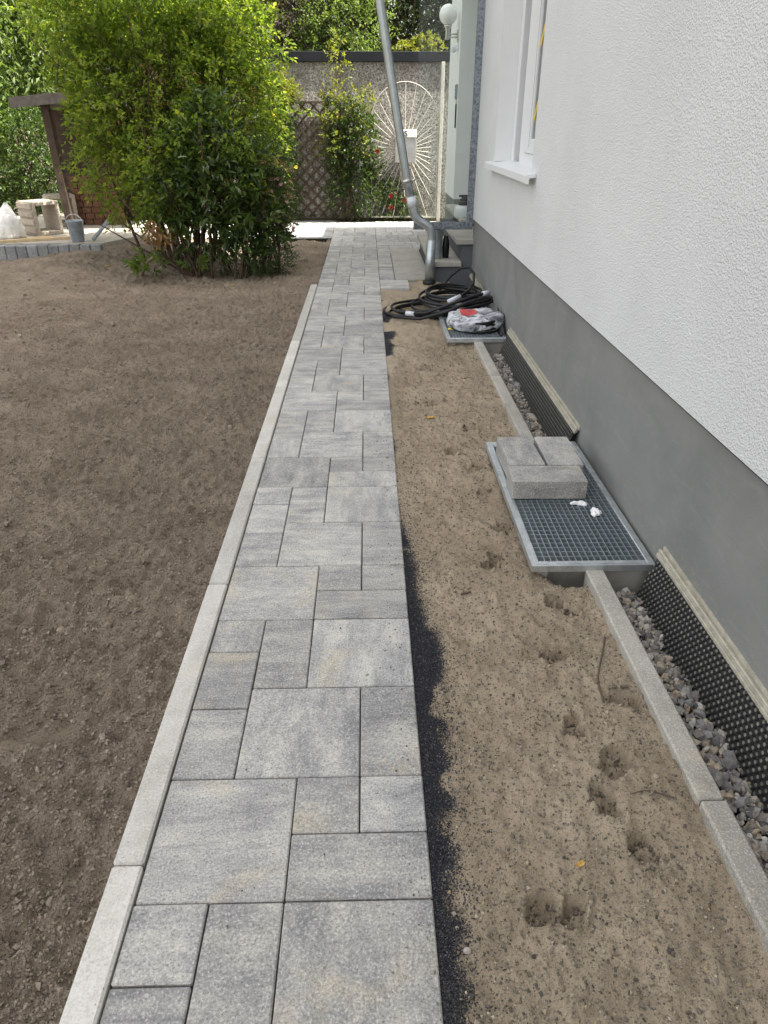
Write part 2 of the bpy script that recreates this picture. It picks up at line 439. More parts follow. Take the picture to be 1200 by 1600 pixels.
def stones_mat(name, cols):
    m = NM(name); ge = m.n('ShaderNodeNewGeometry')
    st = [(i/(len(cols)-1), c) for i, c in enumerate(cols)]
    c = m.ramp(ge.outputs['Random Per Island'], st)
    nz = m.noise(m.coords(), 90, 3, .6)
    c = m.mix(m.ramp(nz, [(.3, g(.5)), (.6, g(0))]), c, (.08, .075, .07, 1))
    m.col(c).set(.85, 0, .25); return m.mat
M['gravel'] = stones_mat('mixed_gravel', [(.11, .105, .105, 1), (.34, .32, .295, 1), (.46, .39, .30, 1), (.16, .15, .15, 1), (.52, .42, .30, 1), (.38, .36, .35, 1), (.13, .125, .125, 1), (.62, .59, .54, 1), (.20, .19, .19, 1)])
M['grit'] = stones_mat('black_basalt_grit', [(.012, .013, .016, 1), (.03, .032, .040, 1), (.02, .021, .025, 1), (.06, .062, .07, 1), (.018, .018, .022, 1), (.16, .16, .17, 1)])
M['grain'] = stones_mat('sand_pebbles', [(.24, .20, .15, 1), (.36, .30, .23, 1), (.07, .06, .05, 1), (.50, .44, .35, 1), (.10, .085, .065, 1), (.30, .25, .19, 1), (.05, .045, .04, 1), (.42, .33, .19, 1)])
M['clod'] = stones_mat('soil_clods', [(.16, .127, .095, 1), (.28, .228, .175, 1), (.21, .169, .128, 1), (.32, .262, .203, 1)])

def leaf_mat(name, cols, trans=.35, rough=.45, spec=.3):
    m = NM(name); ge = m.n('ShaderNodeNewGeometry')
    c = m.ramp(ge.outputs['Random Per Island'], [(i/(len(cols)-1), q) for i, q in enumerate(cols)])
    m.col(c).set(rough, 0, spec)
    tl = m.n('ShaderNodeBsdfTranslucent')
    tc = m.mix(1.0, c, (2.0, 1.95, .70, 1), 'MULTIPLY'); m.l(tc, tl.inputs[0])
    mx = m.n('ShaderNodeMixShader'); mx.inputs[0].default_value = trans
    m.l(m.b.outputs[0], mx.inputs[1]); m.l(tl.outputs[0], mx.inputs[2]); m.l(mx.outputs[0], m.out.inputs[0])
    return m.mat
M['leaf_bright'] = leaf_mat('bright_shrub_leaf', [(.07, .115, .022, 1), (.13, .19, .034, 1), (.09, .145, .028, 1), (.22, .25, .055, 1), (.065, .10, .026, 1), (.16, .215, .042, 1)], .58)
M['leaf_laurel'] = leaf_mat('laurel_leaf', [(.028, .056, .014, 1), (.050, .088, .022, 1), (.068, .11, .026, 1), (.036, .066, .017, 1), (.12, .165, .04, 1), (.05, .075, .02, 1)], .25, .3, .5)
M['leaf_rose'] = leaf_mat('rose_leaf', [(.020, .042, .014, 1), (.04, .078, .02, 1), (.065, .105, .024, 1), (.03, .055, .018, 1), (.12, .15, .035, 1)], .3)
M['leaf_yellow'] = leaf_mat('sun_yellow_leaf', [(.13, .155, .03, 1), (.20, .20, .045, 1), (.09, .12, .025, 1)], .4)  # yellow tone puts sunlight into the tops of the climbing roses
M['leaf_small'] = leaf_mat('small_shrub_leaf', [(.028, .055, .018, 1), (.05, .085, .025, 1), (.075, .105, .035, 1)], .25)
M['leaf_tree'] = leaf_mat('tree_leaf', [(.05, .09, .018, 1), (.085, .135, .026, 1), (.11, .16, .03, 1), (.065, .105, .022, 1)], .4)
M['leaf_tree_pale'] = leaf_mat('pale_tree_leaf', [(.075, .12, .035, 1), (.12, .17, .055, 1), (.10, .15, .035, 1), (.16, .20, .08, 1)], .38)
M['leaf_dark'] = leaf_mat('dark_tree_leaf', [(.010, .020, .008, 1), (.018, .034, .012, 1), (.028, .045, .014, 1), (.035, .04, .018, 1)], .15)
M['leaf_purple'] = leaf_mat('purple_tree_leaf', [(.055, .04, .05, 1), (.10, .07, .085, 1), (.06, .075, .03, 1), (.13, .10, .12, 1), (.05, .06, .03, 1)], .25)
M['leaf_dead'] = leaf_mat('withered_leaf', [(.20, .11, .05, 1), (.28, .17, .08, 1), (.15, .09, .045, 1)], .3)

# ================================================================== SETTING
# ---- ground
mb = MB(); mb.add([(-150, -60, -.3), (150, -60, -.3), (150, 240, -.3), (-150, 240, -.3)], [(0, 1, 2, 3)])
tag(mb.build('ground', M['ground']), kind='structure')

def spaced(a, b, d0, d1):
    out = [a]; L = b - a
    while out[-1] < b:
        t = (out[-1]-a)/L; out.append(out[-1] + d0 + (d1-d0)*t)
    out[-1] = b; return np.array(out)
def grid_mesh(name, xs, ys, hf, mat, attr=None):
    X, Yg = np.meshgrid(xs, ys); Z = hf(X, Yg)
    V = np.stack([X.ravel(), Yg.ravel(), Z.ravel()], 1)
    nx, ny = len(xs), len(ys); i = np.arange(nx*ny).reshape(ny, nx)
    Fc = np.stack([i[:-1, :-1].ravel(), i[:-1, 1:].ravel(), i[1:, 1:].ravel(), i[1:, :-1].ravel()], 1)
    o = np_mesh(name, V, Fc, mat, smooth=True)
    if attr is not None:
        at = o.data.attributes.new('grit', 'FLOAT', 'POINT'); at.data.foreach_set('value', attr(X, Yg).ravel().astype(np.float32))
    return o

# ---- raked soil left of the path
def smooth_streak(x, y):            # a spot drawn smooth by the rake's back, near the camera
    dx, dy = x+.90, y-1.27; p = dx*.93+dy*.36; q = -dx*.36+dy*.93
    return np.exp(-(p/.16)**2-((q+.010*np.sin(p*30))/.034)**2)
def soil_h(x, y):
    h = -.024 + fbm(x, y, 1.3, 3, 3)*.030
    u = x*.86 - y*.30 + fbm(x, y, .7, 21, 2)*.22; v = x*.30 + y*.86           # rake drags, running across the bed
    amp = np.clip(vn(x/.9, y/.45, 5)+.30, 0, 1)
    h = h + amp*.058*vn(u/.60, v/.085, 8) + .018*vn(u/.35, v/.045, 9)
    h = h + (1-.92*smooth_streak(x, y))*(fbm(x, y, .030, 31, 2)*.030 + fbm(x, y, .10, 37, 2)*.014 + np.maximum(0, vn(x/.020, y/.020, 41)-.02)*.036 + np.maximum(0, vn(x/.05, y/.05, 47)-.28)*.055)
    for (cx, cy, a, L, d) in ((-1.45, 3.55, .25, .30, .035), (-1.75, 3.1, .45, .34, .03), (-1.15, 4.3, .4, .26, .025), (-1.2, 2.0, .35, .35, .02), (-.95, 1.28, .42, .26, .016), (-.78, 5.2, .3, .2, .02)):
        dx, dy = x-cx, y-cy; p = dx*math.cos(a)+dy*math.sin(a); q = -dx*math.sin(a)+dy*math.cos(a)
        h = h - d*np.exp(-(p/L)**2-(q/.045)**2) + d*.7*np.exp(-(p/L)**2-((q-.075)/.04)**2)
    h = h + .13*np.clip((-x-1.9)/1.3, 0, 1)*np.clip((y-6.9)/1.5, 0, 1)*np.clip((4.05+x)/.95, 0, 1)            # heaped up against the block edging
    edge = np.clip((-.545-x)/.05, 0, 1); h = np.where(y < 6.95, np.minimum(h, -.014+.02*edge+.06*np.clip(-.6-x, 0, 1)), np.minimum(h, .004+.1*np.clip(-.55-x, 0, 1)))
    return h
tag(grid_mesh('garden_soil', -(spaced(.488, 6.5, .0068, .030))[::-1], spaced(.1, 10.02, .0060, .022), soil_h, M['soil']), 'freshly raked brown topsoil left of the paved path', None, None, 'structure')

# ---- sand bed with footprints right of the path
FOOT = [(.5, 2.88, .07, .035, .6), (.524, 2.337, .055, .032, .3), (.42, 2.085, .032, .03, 0), (.455, 2.13, .03, .03, .5), (.626, 1.818, .065, .028, -.9), (.548, 1.594, .05, .026, .3),
        (.701, 1.406, .055, .028, -.7), (.528, 1.306, .04, .03, 1.2), (.598, 1.189, .042, .034, .6), (.592, .955, .036, .04, 1.2), (.335, .826, .04, .034, .4), (.395, .816, .036, .026, .8),
        (.404, 3.082, .05, .03, .4), (.542, 3.362, .07, .032, .2), (.411, 3.744, .08, .032, .2), (.536, 1.088, .03, .05, .2), (.484, 2.628, .03, .022, .2), (.30, 3.74, .04, .03, .1), (.62, 4.1, .05, .03, .2), (.36, 4.35, .06, .03, .3), (.55, 4.7, .05, .03, .1)]
BY = np.array([.0, .63, .80, 1.02, 1.10, 1.22, 1.33, 1.48, 1.58, 1.68, 1.80, 1.95, 2.2, 2.34, 2.42, 2.9, 3.6, 4.0, 4.4, 4.8, 5.3, 5.8, 6.3, 7.0])
BX = np.array([.160, .160, .163, .170, .180, .194, .202, .196, .212, .200, .168, .156, .144, .138, .120, .112, .112, .12, .15, .18, .20, .18, .13, .10])
def grit_mask(x, y):
    b = np.interp(y, BY, BX); wob = fbm(x, y, .06, 61, 4)*.034
    m_ = np.clip((b + wob - x)/.065 + .5, 0, 1)
    m_ = m_ - 1.0*np.clip((vn(x/.045, y/.06, 66)-.16)*5, 0, 1)*((y > 1.1) & (y < 1.5))*np.clip((x-.14)*40, 0, 1)
    m_ = m_ - np.clip((y-2.36)*3, 0, 1)*np.clip(vn(x/.11, y/.16, 67)*2+.55, 0, .9)
    return np.clip(m_, 0, 1)
def sand_h(x, y):
    h = -.022 + fbm(x, y, .55, 13, 3)*.018 + fbm(x, y, .05, 17, 3)*.015 + np.maximum(0, vn(x/.016, y/.016, 19)-.12)*.016 - np.maximum(0, vn(x/.03, y/.03, 20)-.25)*.03
    far = np.clip((y-3.2)/1.2, 0, 1)*np.clip((6.9-y)/.5, 0, 1)
    h = h + far*(fbm(x, y, .30, 23, 3)*.045 + .010)
    for i, (cx, cy, a, b, an) in enumerate(FOOT):
        dx, dy = x-cx, y-cy; p = dx*math.cos(an)+dy*math.sin(an); q = -dx*math.sin(an)+dy*math.cos(an)
        wob = (1+fbm(x, y, .04, 71+i, 3)*.8)*1.2
        r = np.sqrt((p/a)**2+(q/b)**2)*wob
        h = h - .029*np.clip(1.12-r, 0, .20)/.20*(1+fbm(x, y, .022, 80, 3)*1.1) + .007*np.exp(-((r-1.32)/.15)**2)*(1+fbm(x, y, .02, 82, 2)*2)
    h = h*(1-.72*np.exp(-((x-.108)/.05)**2)) - .003*np.exp(-((x-.108)/.05)**2)
    h = h - .14*np.exp(-((x-.70)/.05)**2-((y-2.01)/.040)**2) - .04*np.exp(-((x-.72)/.03)**2-((y-4.865)/.03)**2)     # hollow under the grating's lip
    h = h + .055*np.exp(-((x-.60)/.13)**2-((y-6.95)/.18)**2)
    h = np.where((x > .60) & (((y > 2.03) & (y < 3.03)) | ((y > 4.91) & (y < 5.90))), -.30, np.where((x > .535) & (((y > 2.005) & (y < 3.06)) | ((y > 4.885) & (y < 5.93))), np.minimum(h, -.002), h))
    h = np.where((x < .42) & (y > 6.72), np.minimum(h, -.02), np.minimum(h, .035))
    return h
tag(grid_mesh('sand_bed', spaced(.108, .775, .0055, .0055), spaced(.1, 7.2, .0055, .020), sand_h, M['sand'], grit_mask), 'light brown sand bed with footprints between path and house', None, None, 'structure')
# floor of the gravel trench along the house
mb = MB(); mb.add([(.76, -2, -.17), (1.3, -2, -.17), (1.3, 7.2, -.17), (.76, 7.2, -.17)], [(0, 1, 2, 3)])
tag(mb.build('trench_floor', M['ground']), kind='structure')

# ---- the paved path: joint bed and its slabs
UX = (-.480, -.3305, -.181, -.0315, .118); UY0, UY = .842, .1515; HALF = .0013
mb = MB(); mb.box(-.479, .117, -.6, 11.96, -.2, -.012)
path = tag(mb.build('garden_path', M['joint']), 'grey slab path running from the camera to the gate', None, None, 'structure')
PM = {}
def slab_mesh(wd, ln, th, mat, c=.003):
    k = (round(wd, 4), round(ln, 4), round(th, 3), mat.name)
    if k not in PM:
        b = MB(); b.box(-wd/2, wd/2, -ln/2, ln/2, -th, 0, c=c)
        me = bpy.data.meshes.new('paver'); me.from_pydata(b.v, [], b.f); me.materials.append(mat); PM[k] = me
    return PM[k]
def paver(parent, x0, x1, y0, y1, z=0.0, th=.05, mat=None, name='paver', gap=.0016):
    mat = mat or M['paver' if random.random() < .75 else 'paver_v']
    o = bpy.data.objects.new(name, slab_mesh(x1-x0-2*gap, y1-y0-2*gap, th, mat)); COL.objects.link(o); o.parent = parent
    o.location = ((x0+x1)/2 + random.uniform(-.0005, .0005), (y0+y1)/2 + random.uniform(-.0006, .0006), z + random.uniform(-.0012, .0012))
    o.rotation_euler = (random.uniform(-.002, .002), random.uniform(-.002, .002), random.uniform(-.0022, .0022))
    return o
PAT = [(0, 2, 0, 2), (2, 4, 0, 1), (2, 3, 1, 2), (3, 4, 1, 2), (0, 1, 2, 3.5), (0, 1, 3.5, 5), (0, 1, 5, 6), (1, 3, 2, 4), (3, 4, 2, 4), (1, 2, 4, 6), (2, 4, 4, 6)]
def ky(k): return UY0 + UY*k
for per in range(-1, 12):
    for (c0, c1, k0, k1) in PAT:
        K0, K1 = per*6+k0, per*6+k1
        if ky(K1) < .35 or ky(K1) > 11.95: continue
        paver(path, UX[c0], UX[c1], ky(K0), ky(K1))
# slabs right of the path beside the concrete plate, and in front of the steps
k = 39
rows = [(39, 41.6, .118, .398), (41.6, 43, .118, .272), (43, 45, .118, .272), (45, 46.5, .118, .272), (46.5, 48.5, .118, .272), (48.5, 50.5, .118, .272), (50.5, 52, .118, .272), (52, 54.3, .118, .285)]
for (a, b, x0, x1) in rows: paver(path, x0, x1, ky(a), ky(b))
for r_ in range(9):
    y0 = ky(54.3) + r_*.304; y1 = min(y0+.304, 11.95); x = .118
    if y0 > 11.8: break
    while x < 1.09:
        wd = random.choice((.15, .225, .30)); x1 = min(x+wd, 1.09)
        if 1.09-x1 < .1: x1 = 1.09
        if not (y0 < 8.95 and x > .62): paver(path, x, x1, y0, y1)
        x = x1
mb = MB(); mb.box(.119, 1.09, 8.95, 11.96, -.2, -.012); mb.box(.119, .39, 6.765, 7.16, -.2, -.012); mb.box(.119, .60, 7.161, 8.949, -.2, -.012); mb.build('joint_bed', M['joint'], path)

# ---- the cross path at the back
mb = MB(); mb.box(-3.45, -.4815, 10.03, 11.96, -.2, -.012)
cross = tag(mb.build('cross_path', M['joint']), 'paved cross path in front of the rear garden wall', None, None, 'structure')
for r_ in range(7):
    y0 = 10.03+r_*.2755; y1 = y0+.2755; x = -3.45
    while x < -.49:
        x1 = min(x+random.choice((.20, .28, .36)), -.4815)
        if -.4815-x1 < .12: x1 = -.4815
        paver(cross, x, x1, y0, y1, mat=M['paver']); x = x1

# ---- kerb stones
def edging_strip(name, x0, x1, segs, label, cat, z=.004, jit=.002, mat='kerb_worn'):
    t = thing(name, ((x0+x1)/2, segs[0][0], 0), label, cat)
    for (a, b) in segs:
        m_ = MB(); m_.box(x0, x1, a+.0018, b-.0018, -.2, z, c=.005)
        o = m_.build('kerb_stone', M[mat], t); dx = random.uniform(-jit, jit); o.location = (dx, 0, random.uniform(-.0015, .0015))
    return t
edging_strip('kerb_edging', -.5475, -.4830, [(-.07, .925), (.925, 1.945), (1.945, 2.95), (2.95, 3.945), (3.945, 4.94), (4.94, 5.93), (5.93, 6.915)], 'pale concrete kerb along the left side of the path, against the dark soil', 'kerb', .006, .001, 'kerb')
edging_strip('kerb_edging', .746, .808, [(-.9, .08), (.08, 1.055), (1.055, 2.0)], 'narrow concrete kerb at lower right, from the picture edge to the near steel grating', 'kerb', .008)
edging_strip('kerb_edging', .746, .808, [(3.062, 3.62), (3.62, 4.12), (4.12, 4.875)], 'narrow concrete kerb between the two steel gratings', 'kerb', .008, .004)
edging_strip('kerb_edging', .735, .797, [(5.92, 7.0)], 'short concrete kerb end behind the cable coil, by the steps', 'kerb', .008)

# ---- terrace on the left and its block edging
mb = MB(); mb.prism([(-9, 8.5), (-3.05, 8.62), (-2.75, 9.3), (-2.6, 10.05), (-2.6, 11.9), (-9, 12.6)], -.25, .145)
tag(mb.build('terrace', M['terrace']), 'raised pale sunlit terrace at the far left', None, None, 'structure')
t = thing('block_edging', (-3.7, 8.5, 0), 'row of dark upright concrete blocks edging the terrace at far left', 'edging')
for k_ in range(19):
    x_ = -5.2+k_*.1185; y_ = 8.42+.02*(x_+4.2)
    m_ = MB(); m_.box(x_-.057, x_+.057, y_-.05, y_+.05, -.2, .160+random.uniform(-.010, .006), rot=random.uniform(-.03, .03), c=.008); m_.build('block', M['edging'], t)

# ================================================================== HOUSE
YC = 7.03                                    # far corner of the main wall
house = thing('house', (1.0, YC, 0), 'white rendered house with grey plinth on the right side', 'house')
WY0, WY1, WZ0, WZ1 = 4.60, 6.005, 1.10, 2.55
ZP = .578
mb = MB()                                     # upper wall, set proud of the plinth, with the window opening left free
XF = .984
def wallbox(y0, y1, z0, z1, x0=XF, x1=1.40): mb.box(x0, x1, y0, y1, z0, z1)
wallbox(-5, WY0, ZP, 11.8); wallbox(WY1, YC, ZP, 11.8); wallbox(WY0, WY1, ZP, WZ0-.03); wallbox(WY0, WY1, WZ1, 11.8)
mb.build('wall', M['render'], house)
mb = MB(); mb.box(1.40, 9, -5, YC, 0, 11.8); mb.build('house_core', M['room'], house)
mb = MB(); mb.box(.9, 9.1, -5.1, YC+.05, 11.8, 12.0); mb.build('roof', M['coping'], house)
mb = MB(); mb.box(1.0, 1.399, -5, YC-.002, -.3, ZP-.004); mb.build('plinth', M['plinth'], house)
mb = MB(); mb.box(XF+.001, 1.0, -5, YC-.004, ZP-.004, ZP-.0005); mb.build('base_profile', M['soffit'], house)
# smooth lining of the window reveals
for (ya, yb) in ((WY1-.006, WY1-.0005), (WY0+.0005, WY0+.006)):
    mb = MB(); mb.box(XF+.004, 1.20, ya, yb, WZ0, WZ1); mb.build('window_reveal', M['render_smooth'], house)
mb = MB(); mb.box(1.198, 1.399, WY0, WY1, WZ0-.03, WZ1)
# window: frame, sash, gasket, pane
XW = 1.132
mb = MB(); f0, f1 = XW, XW+.075
mb.box(f0, f1, WY0+.006, WY0+.075, WZ0, WZ1, c=.003); mb.box(f0-.02, f1, WY1-.105, WY1-.0065, WZ0, WZ1, c=.003)
mb.box(f0, f1, WY1-.42, WY1-.23, WZ0, WZ1, c=.003)
mb.box(f0, f1, WY0+.075, WY1-.42, WZ0, WZ0+.07, c=.003); mb.box(f0, f1, WY0+.075, WY1-.42, WZ1-.07, WZ1, c=.003)
win = mb.build('window', M['pvc'], house)
mb = MB(); y0, y1, z0, z1 = WY0+.078, WY1-.424, WZ0+.073, WZ1-.073
for (a, b, c_, d) in ((y0, y0+.09, z0, z1), (y1-.19, y1, z0, z1), (y0+.09, y1-.19, z0, z0+.09), (y0+.09, y1-.19, z1-.09, z1)): mb.box(f0-.012, f1+.01, a, b, c_, d, c=.004)
mb.build('sash', M['pvc'], win)
mb = MB()
for (a, b, c_, d) in ((y1-.182, y1-.13, z0+.04, z1-.04), (y0+.035, y0+.085, z0+.04, z1-.04)):
    mb = MB(); mb.box(f0-.020, f0-.0125, a, b, c_, d, c=.003); mb.build('glazing_bead', M['pvc'], win)
mb = MB(); mb.box(f0+.045, f1, WY1-.23, WY1-.105, WZ0, WZ1); mb.build('gasket', M['gasket'], win)
mb = MB(); mb.box(f0+.004, f0+.010, y0+.08, y1-.185, z0+.08, z1-.08); mb.build('pane', M['glass'], win)
for (za, zb, zc) in ((.20, .30, .36), (.62, .72, .50)):
    mb = MB(); mb.bar((f0+.002, y1-.205, z0+za), (f0+.002, y1-.28, z0+zb), .035, .002, (1, 0, 0)); mb.build('tape_mark', M['yellow_tape'], win)
mb = MB(); mb.box(1.225, 1.23, WY0, WY1, WZ0-.03, WZ1); mb.build('curtain', M['curtain'], win)
# sill with turned-down nose and end caps
mb = MB(); mb.extrude_y([(.925, 1.050), (.9275, 1.088), (1.131, 1.106), (1.131, 1.100), (.941, 1.082), (.9395, 1.050)], 4.47, 6.055)
for (a, b) in ((4.455, 4.47), (6.055, 6.07)): mb.extrude_y([(.922, 1.046), (.9235, 1.093), (.98, 1.100), (.98, 1.080), (.945, 1.076), (.942, 1.046)], a, b)
mb.build('window_sill', M['pvc'], win)

# entrance recess; far wing of the house, cut short and low for sun
mb = MB(); mb.box(1.10, 9, 9.66, 10.76, .508, 2.9); mb.build('wing_wall', M['render_smooth'], house)
mb = MB(); mb.box(1.112, 8.99, 9.672, 10.75, -.2, .508); mb.build('wing_plinth', M['plinth'], house)
mb = MB(); mb.box(1.08, 9.05, 9.665, 10.78, 2.9, 3.0); mb.build('wing_roof', M['coping'], house)
mb = MB(); mb.box(2.2, 9, YC, 9.66, -.2, 2.8); mb.build('entrance_wall', M['render_smooth'], house)
mb = MB(); mb.box(1.05, 9, YC, 9.66, 2.8, 4.1); mb.build('bay_shade_block', M['render_smooth'], house)  # unseen upper block over the recess, added and sized for its shade
mb = MB(); mb.box(2.15, 2.199, 8.0, 9.0, .46, 2.5, c=.01); dr = mb.build('door', M['shed_wood'], house)
mb = MB(); mb.tube([(2.10, 8.1, 1.1), (2.10, 8.1, 1.7)], .015, 8); mb.build('handle', M['steel'], dr)

# ---- entrance steps
st = thing('entrance_steps', (.9, 7.0, 0), 'grey rendered entrance steps with pale slab treads beyond the house corner', 'steps')
mb = MB(); mb.box(.635, .90, 6.985, 8.9, -.3, .152); mb.box(.90, 2.2, 6.985, 9.0, -.3, .352); mb.box(1.14, 2.2, 8.02, 9.655, -.3, .41)
mb.build('riser', M['step_side'], st)
mb = MB(); mb.box(.598, .898, 6.945, 8.93, .153, .200, c=.006); mb.build('tread', M['slab'], st)
mb = MB(); mb.box(.838, 1.125, 6.950, 8.0, .353, .402, c=.006); mb.build('tread', M['slab'], st)
mb = MB(); mb.box(1.0, 2.2, 8.01, 9.655, .411, .452, c=.006); mb.build('landing', M['slab'], st)

# ---- smooth concrete plate in front of the steps
mb = MB(); mb.box(.276, .63, 7.155, 9.08, -.06, .003, c=.004)
tag(mb.build('concrete_plate', M['slab']), 'smooth pale concrete plate lying in front of the steps', 'slab')

# ================================================================== TRENCH: gravel, membranes, shafts, gratings
def ico():
    t_ = (1+5**.5)/2
    v = np.array([(-1,t_,0),(1,t_,0),(-1,-t_,0),(1,-t_,0),(0,-1,t_),(0,1,t_),(0,-1,-t_),(0,1,-t_),(t_,0,-1),(t_,0,1),(-t_,0,-1),(-t_,0,1)], float)
    v /= np.linalg.norm(v[0])
    f = np.array([(0,11,5),(0,5,1),(0,1,7),(0,7,10),(0,10,11),(1,5,9),(5,11,4),(11,10,2),(10,7,6),(7,1,8),(3,9,4),(3,4,2),(3,2,6),(3,6,8),(3,8,9),(4,9,5),(2,4,11),(6,2,10),(8,6,7),(9,8,1)])
    return v, f
IV, IF = ico()
OV = np.array([(1,0,0),(-1,0,0),(0,1,0),(0,-1,0),(0,0,1),(0,0,-1)], float)
OF = np.array([(0,2,4),(2,1,4),(1,3,4),(3,0,4),(2,0,5),(1,2,5),(3,1,5),(0,3,5)])
def rand_rot(n):
    q = rng.normal(size=(n, 4)); q /= np.linalg.norm(q, axis=1)[:, None]; a, b, c, d = q.T
    return np.stack([np.stack([1-2*(c*c+d*d), 2*(b*c-a*d), 2*(b*d+a*c)], -1), np.stack([2*(b*c+a*d), 1-2*(b*b+d*d), 2*(c*d-a*b)], -1), np.stack([2*(b*d-a*c), 2*(c*d+a*b), 1-2*(b*b+c*c)], -1)], 1)
def scatter(name, P, size, mat, low=False, flat=.65, parent=None, loc=None, jit=.28):
    bv, bf = (OV, OF) if low else (IV, IF); n = len(P)
    V = bv[None]*(1+rng.uniform(-jit, jit, (n, len(bv), 1)))
    V = V*np.stack([np.ones(n), rng.uniform(.6, 1, n), rng.uniform(flat*.7, flat*1.2, n)], 1)[:, None, :]*size[:, None, None]
    V = np.einsum('nij,nkj->nki', rand_rot(n), V) + P[:, None, :]
    Fc = (bf[None] + (np.arange(n)*len(bv))[:, None, None]).reshape(-1, 3)
    return np_mesh(name, V.reshape(-1, 3), Fc, mat, parent, kind='stuff', loc=loc)
P = []
for (a, b, n) in ((-.2, 1.99, 3000), (3.07, 4.87, 2300), (5.93, 6.97, 700)):
    y = rng.uniform(a, b, n); x = rng.uniform(.806, .935, n)
    P.append(np.stack([x, y, -.088 + fbm(x, y, .25, 91, 2)*.04 + .25*np.maximum(0, .85-x) + rng.uniform(-.02, .008, n)], 1))
P = np.concatenate(P); sz = rng.gamma(4, .0027, len(P)).clip(.004, .026)
tag(scatter('gravel', P, sz, M['gravel'], False, .7, loc=(.88, 2, -.12), jit=.42), 'coarse mixed drainage gravel in the trench along the house', 'gravel')

P = []; sz = []
for (cx, cy, a, b, an) in FOOT:
    n_ = 34; r_ = np.sqrt(rng.random(n_))*1.0; th_ = rng.uniform(0, 6.28, n_); p_, q_ = r_*a*np.cos(th_), r_*b*np.sin(th_)
    x = cx+p_*math.cos(an)-q_*math.sin(an); y = cy+p_*math.sin(an)+q_*math.cos(an); keep = (x < .74) & (x > .13); x, y = x[keep], y[keep]
    P.append(np.stack([x, y, sand_h(x, y)+.002], 1)); sz.append(rng.gamma(3, .0012, len(x)).clip(.0012, .008))
tag(scatter('damp_sand_crumbs', np.concatenate(P), np.concatenate(sz), stones_mat('damp_sand', [(.10, .078, .055, 1), (.16, .125, .088, 1), (.075, .06, .044, 1), (.21, .165, .118, 1)]), False, .9, loc=(.5, 1.8, 0), jit=.35), 'damp dark crumbs turned up in the footprints', 'crumbs')
# basalt grit along the path and loose grains on the sand
n = 90000; y = .35 + 5.6*rng.random(n)**1.7; x = rng.uniform(.119, .34, n)
keep = (grit_mask(x, y) + rng.normal(0, .12, n)) > .5; dd = x-np.interp(y, BY, BX); keep |= (rng.random(n) < .30*np.exp(-np.maximum(dd, 0)/.03))*(dd < .14)*(y < 3.2)
x, y = x[keep], y[keep]
P = np.stack([x, y, sand_h(x, y)+.001], 1)
tag(scatter('basalt_grit', P, rng.uniform(.0012, .0030, len(P)), M['grit'], True, .8, loc=(.15, 1.5, 0)), 'black basalt grit spilled along the right edge of the path', 'grit')
n = 46000; y = .35 + 4.5*rng.random(n)**1.8; x = rng.uniform(.15, .74, n)
keep = grit_mask(x, y) < rng.uniform(.2, .9, n); x, y = x[keep], y[keep]; P = np.stack([x, y, sand_h(x, y)+.001], 1)
sz = rng.gamma(3, .0007, len(x)).clip(.0010, .008)
tag(scatter('sand_pebbles', P, sz, M['grain'], True, .8, loc=(.45, 1.5, 0)), 'loose crumbs and tiny pebbles on the sand bed', 'pebbles')
n = 78000; y = .45 + 6.0*rng.random(n)**1.75; x = -.552 - (.5+.42*y)*rng.random(n)
keep = smooth_streak(x, y) < .3; x, y = x[keep], y[keep]; n = len(x)
P = np.stack([x, y, soil_h(x, y)+.0012], 1); sz = rng.gamma(3.0, .0009, n).clip(.0012, .0060)*(1+.10*y)
tag(scatter('soil_clods', P, sz, M['clod'], True, 1.1, loc=(-1.5, 3, 0)), 'crumbs of earth lying on the raked topsoil', 'soil clods')
n = 420; y = .6 + 7.5*rng.random(n)**1.3; x = -.60 - 3.4*rng.random(n)
P = np.stack([x, y, soil_h(x, y)+.003], 1); sz = rng.gamma(3.0, .0040, n).clip(.006, .022)
tag(scatter('larger_clods', P, sz, M['clod'], False, .9, loc=(-1.5, 3, 0)), 'larger lumps of earth on the raked topsoil', 'soil clods')

n = 1500; y = .45+5.0*rng.random(n)**1.5; x = np.where(rng.random(n) < .75, .117-np.abs(rng.normal(0, .05, n)), rng.uniform(-.47, .11, n)); k_ = x > -.475; x, y = x[k_], y[k_]
P = np.stack([x, y, np.full(len(x), .0012)], 1)
tag(scatter('path_crumbs', P, rng.gamma(3, .0005, len(x)).clip(.0008, .004), M['grain'], True, .8, loc=(0, 2, 0)), 'scattered sand crumbs lying on the paved path', 'crumbs')

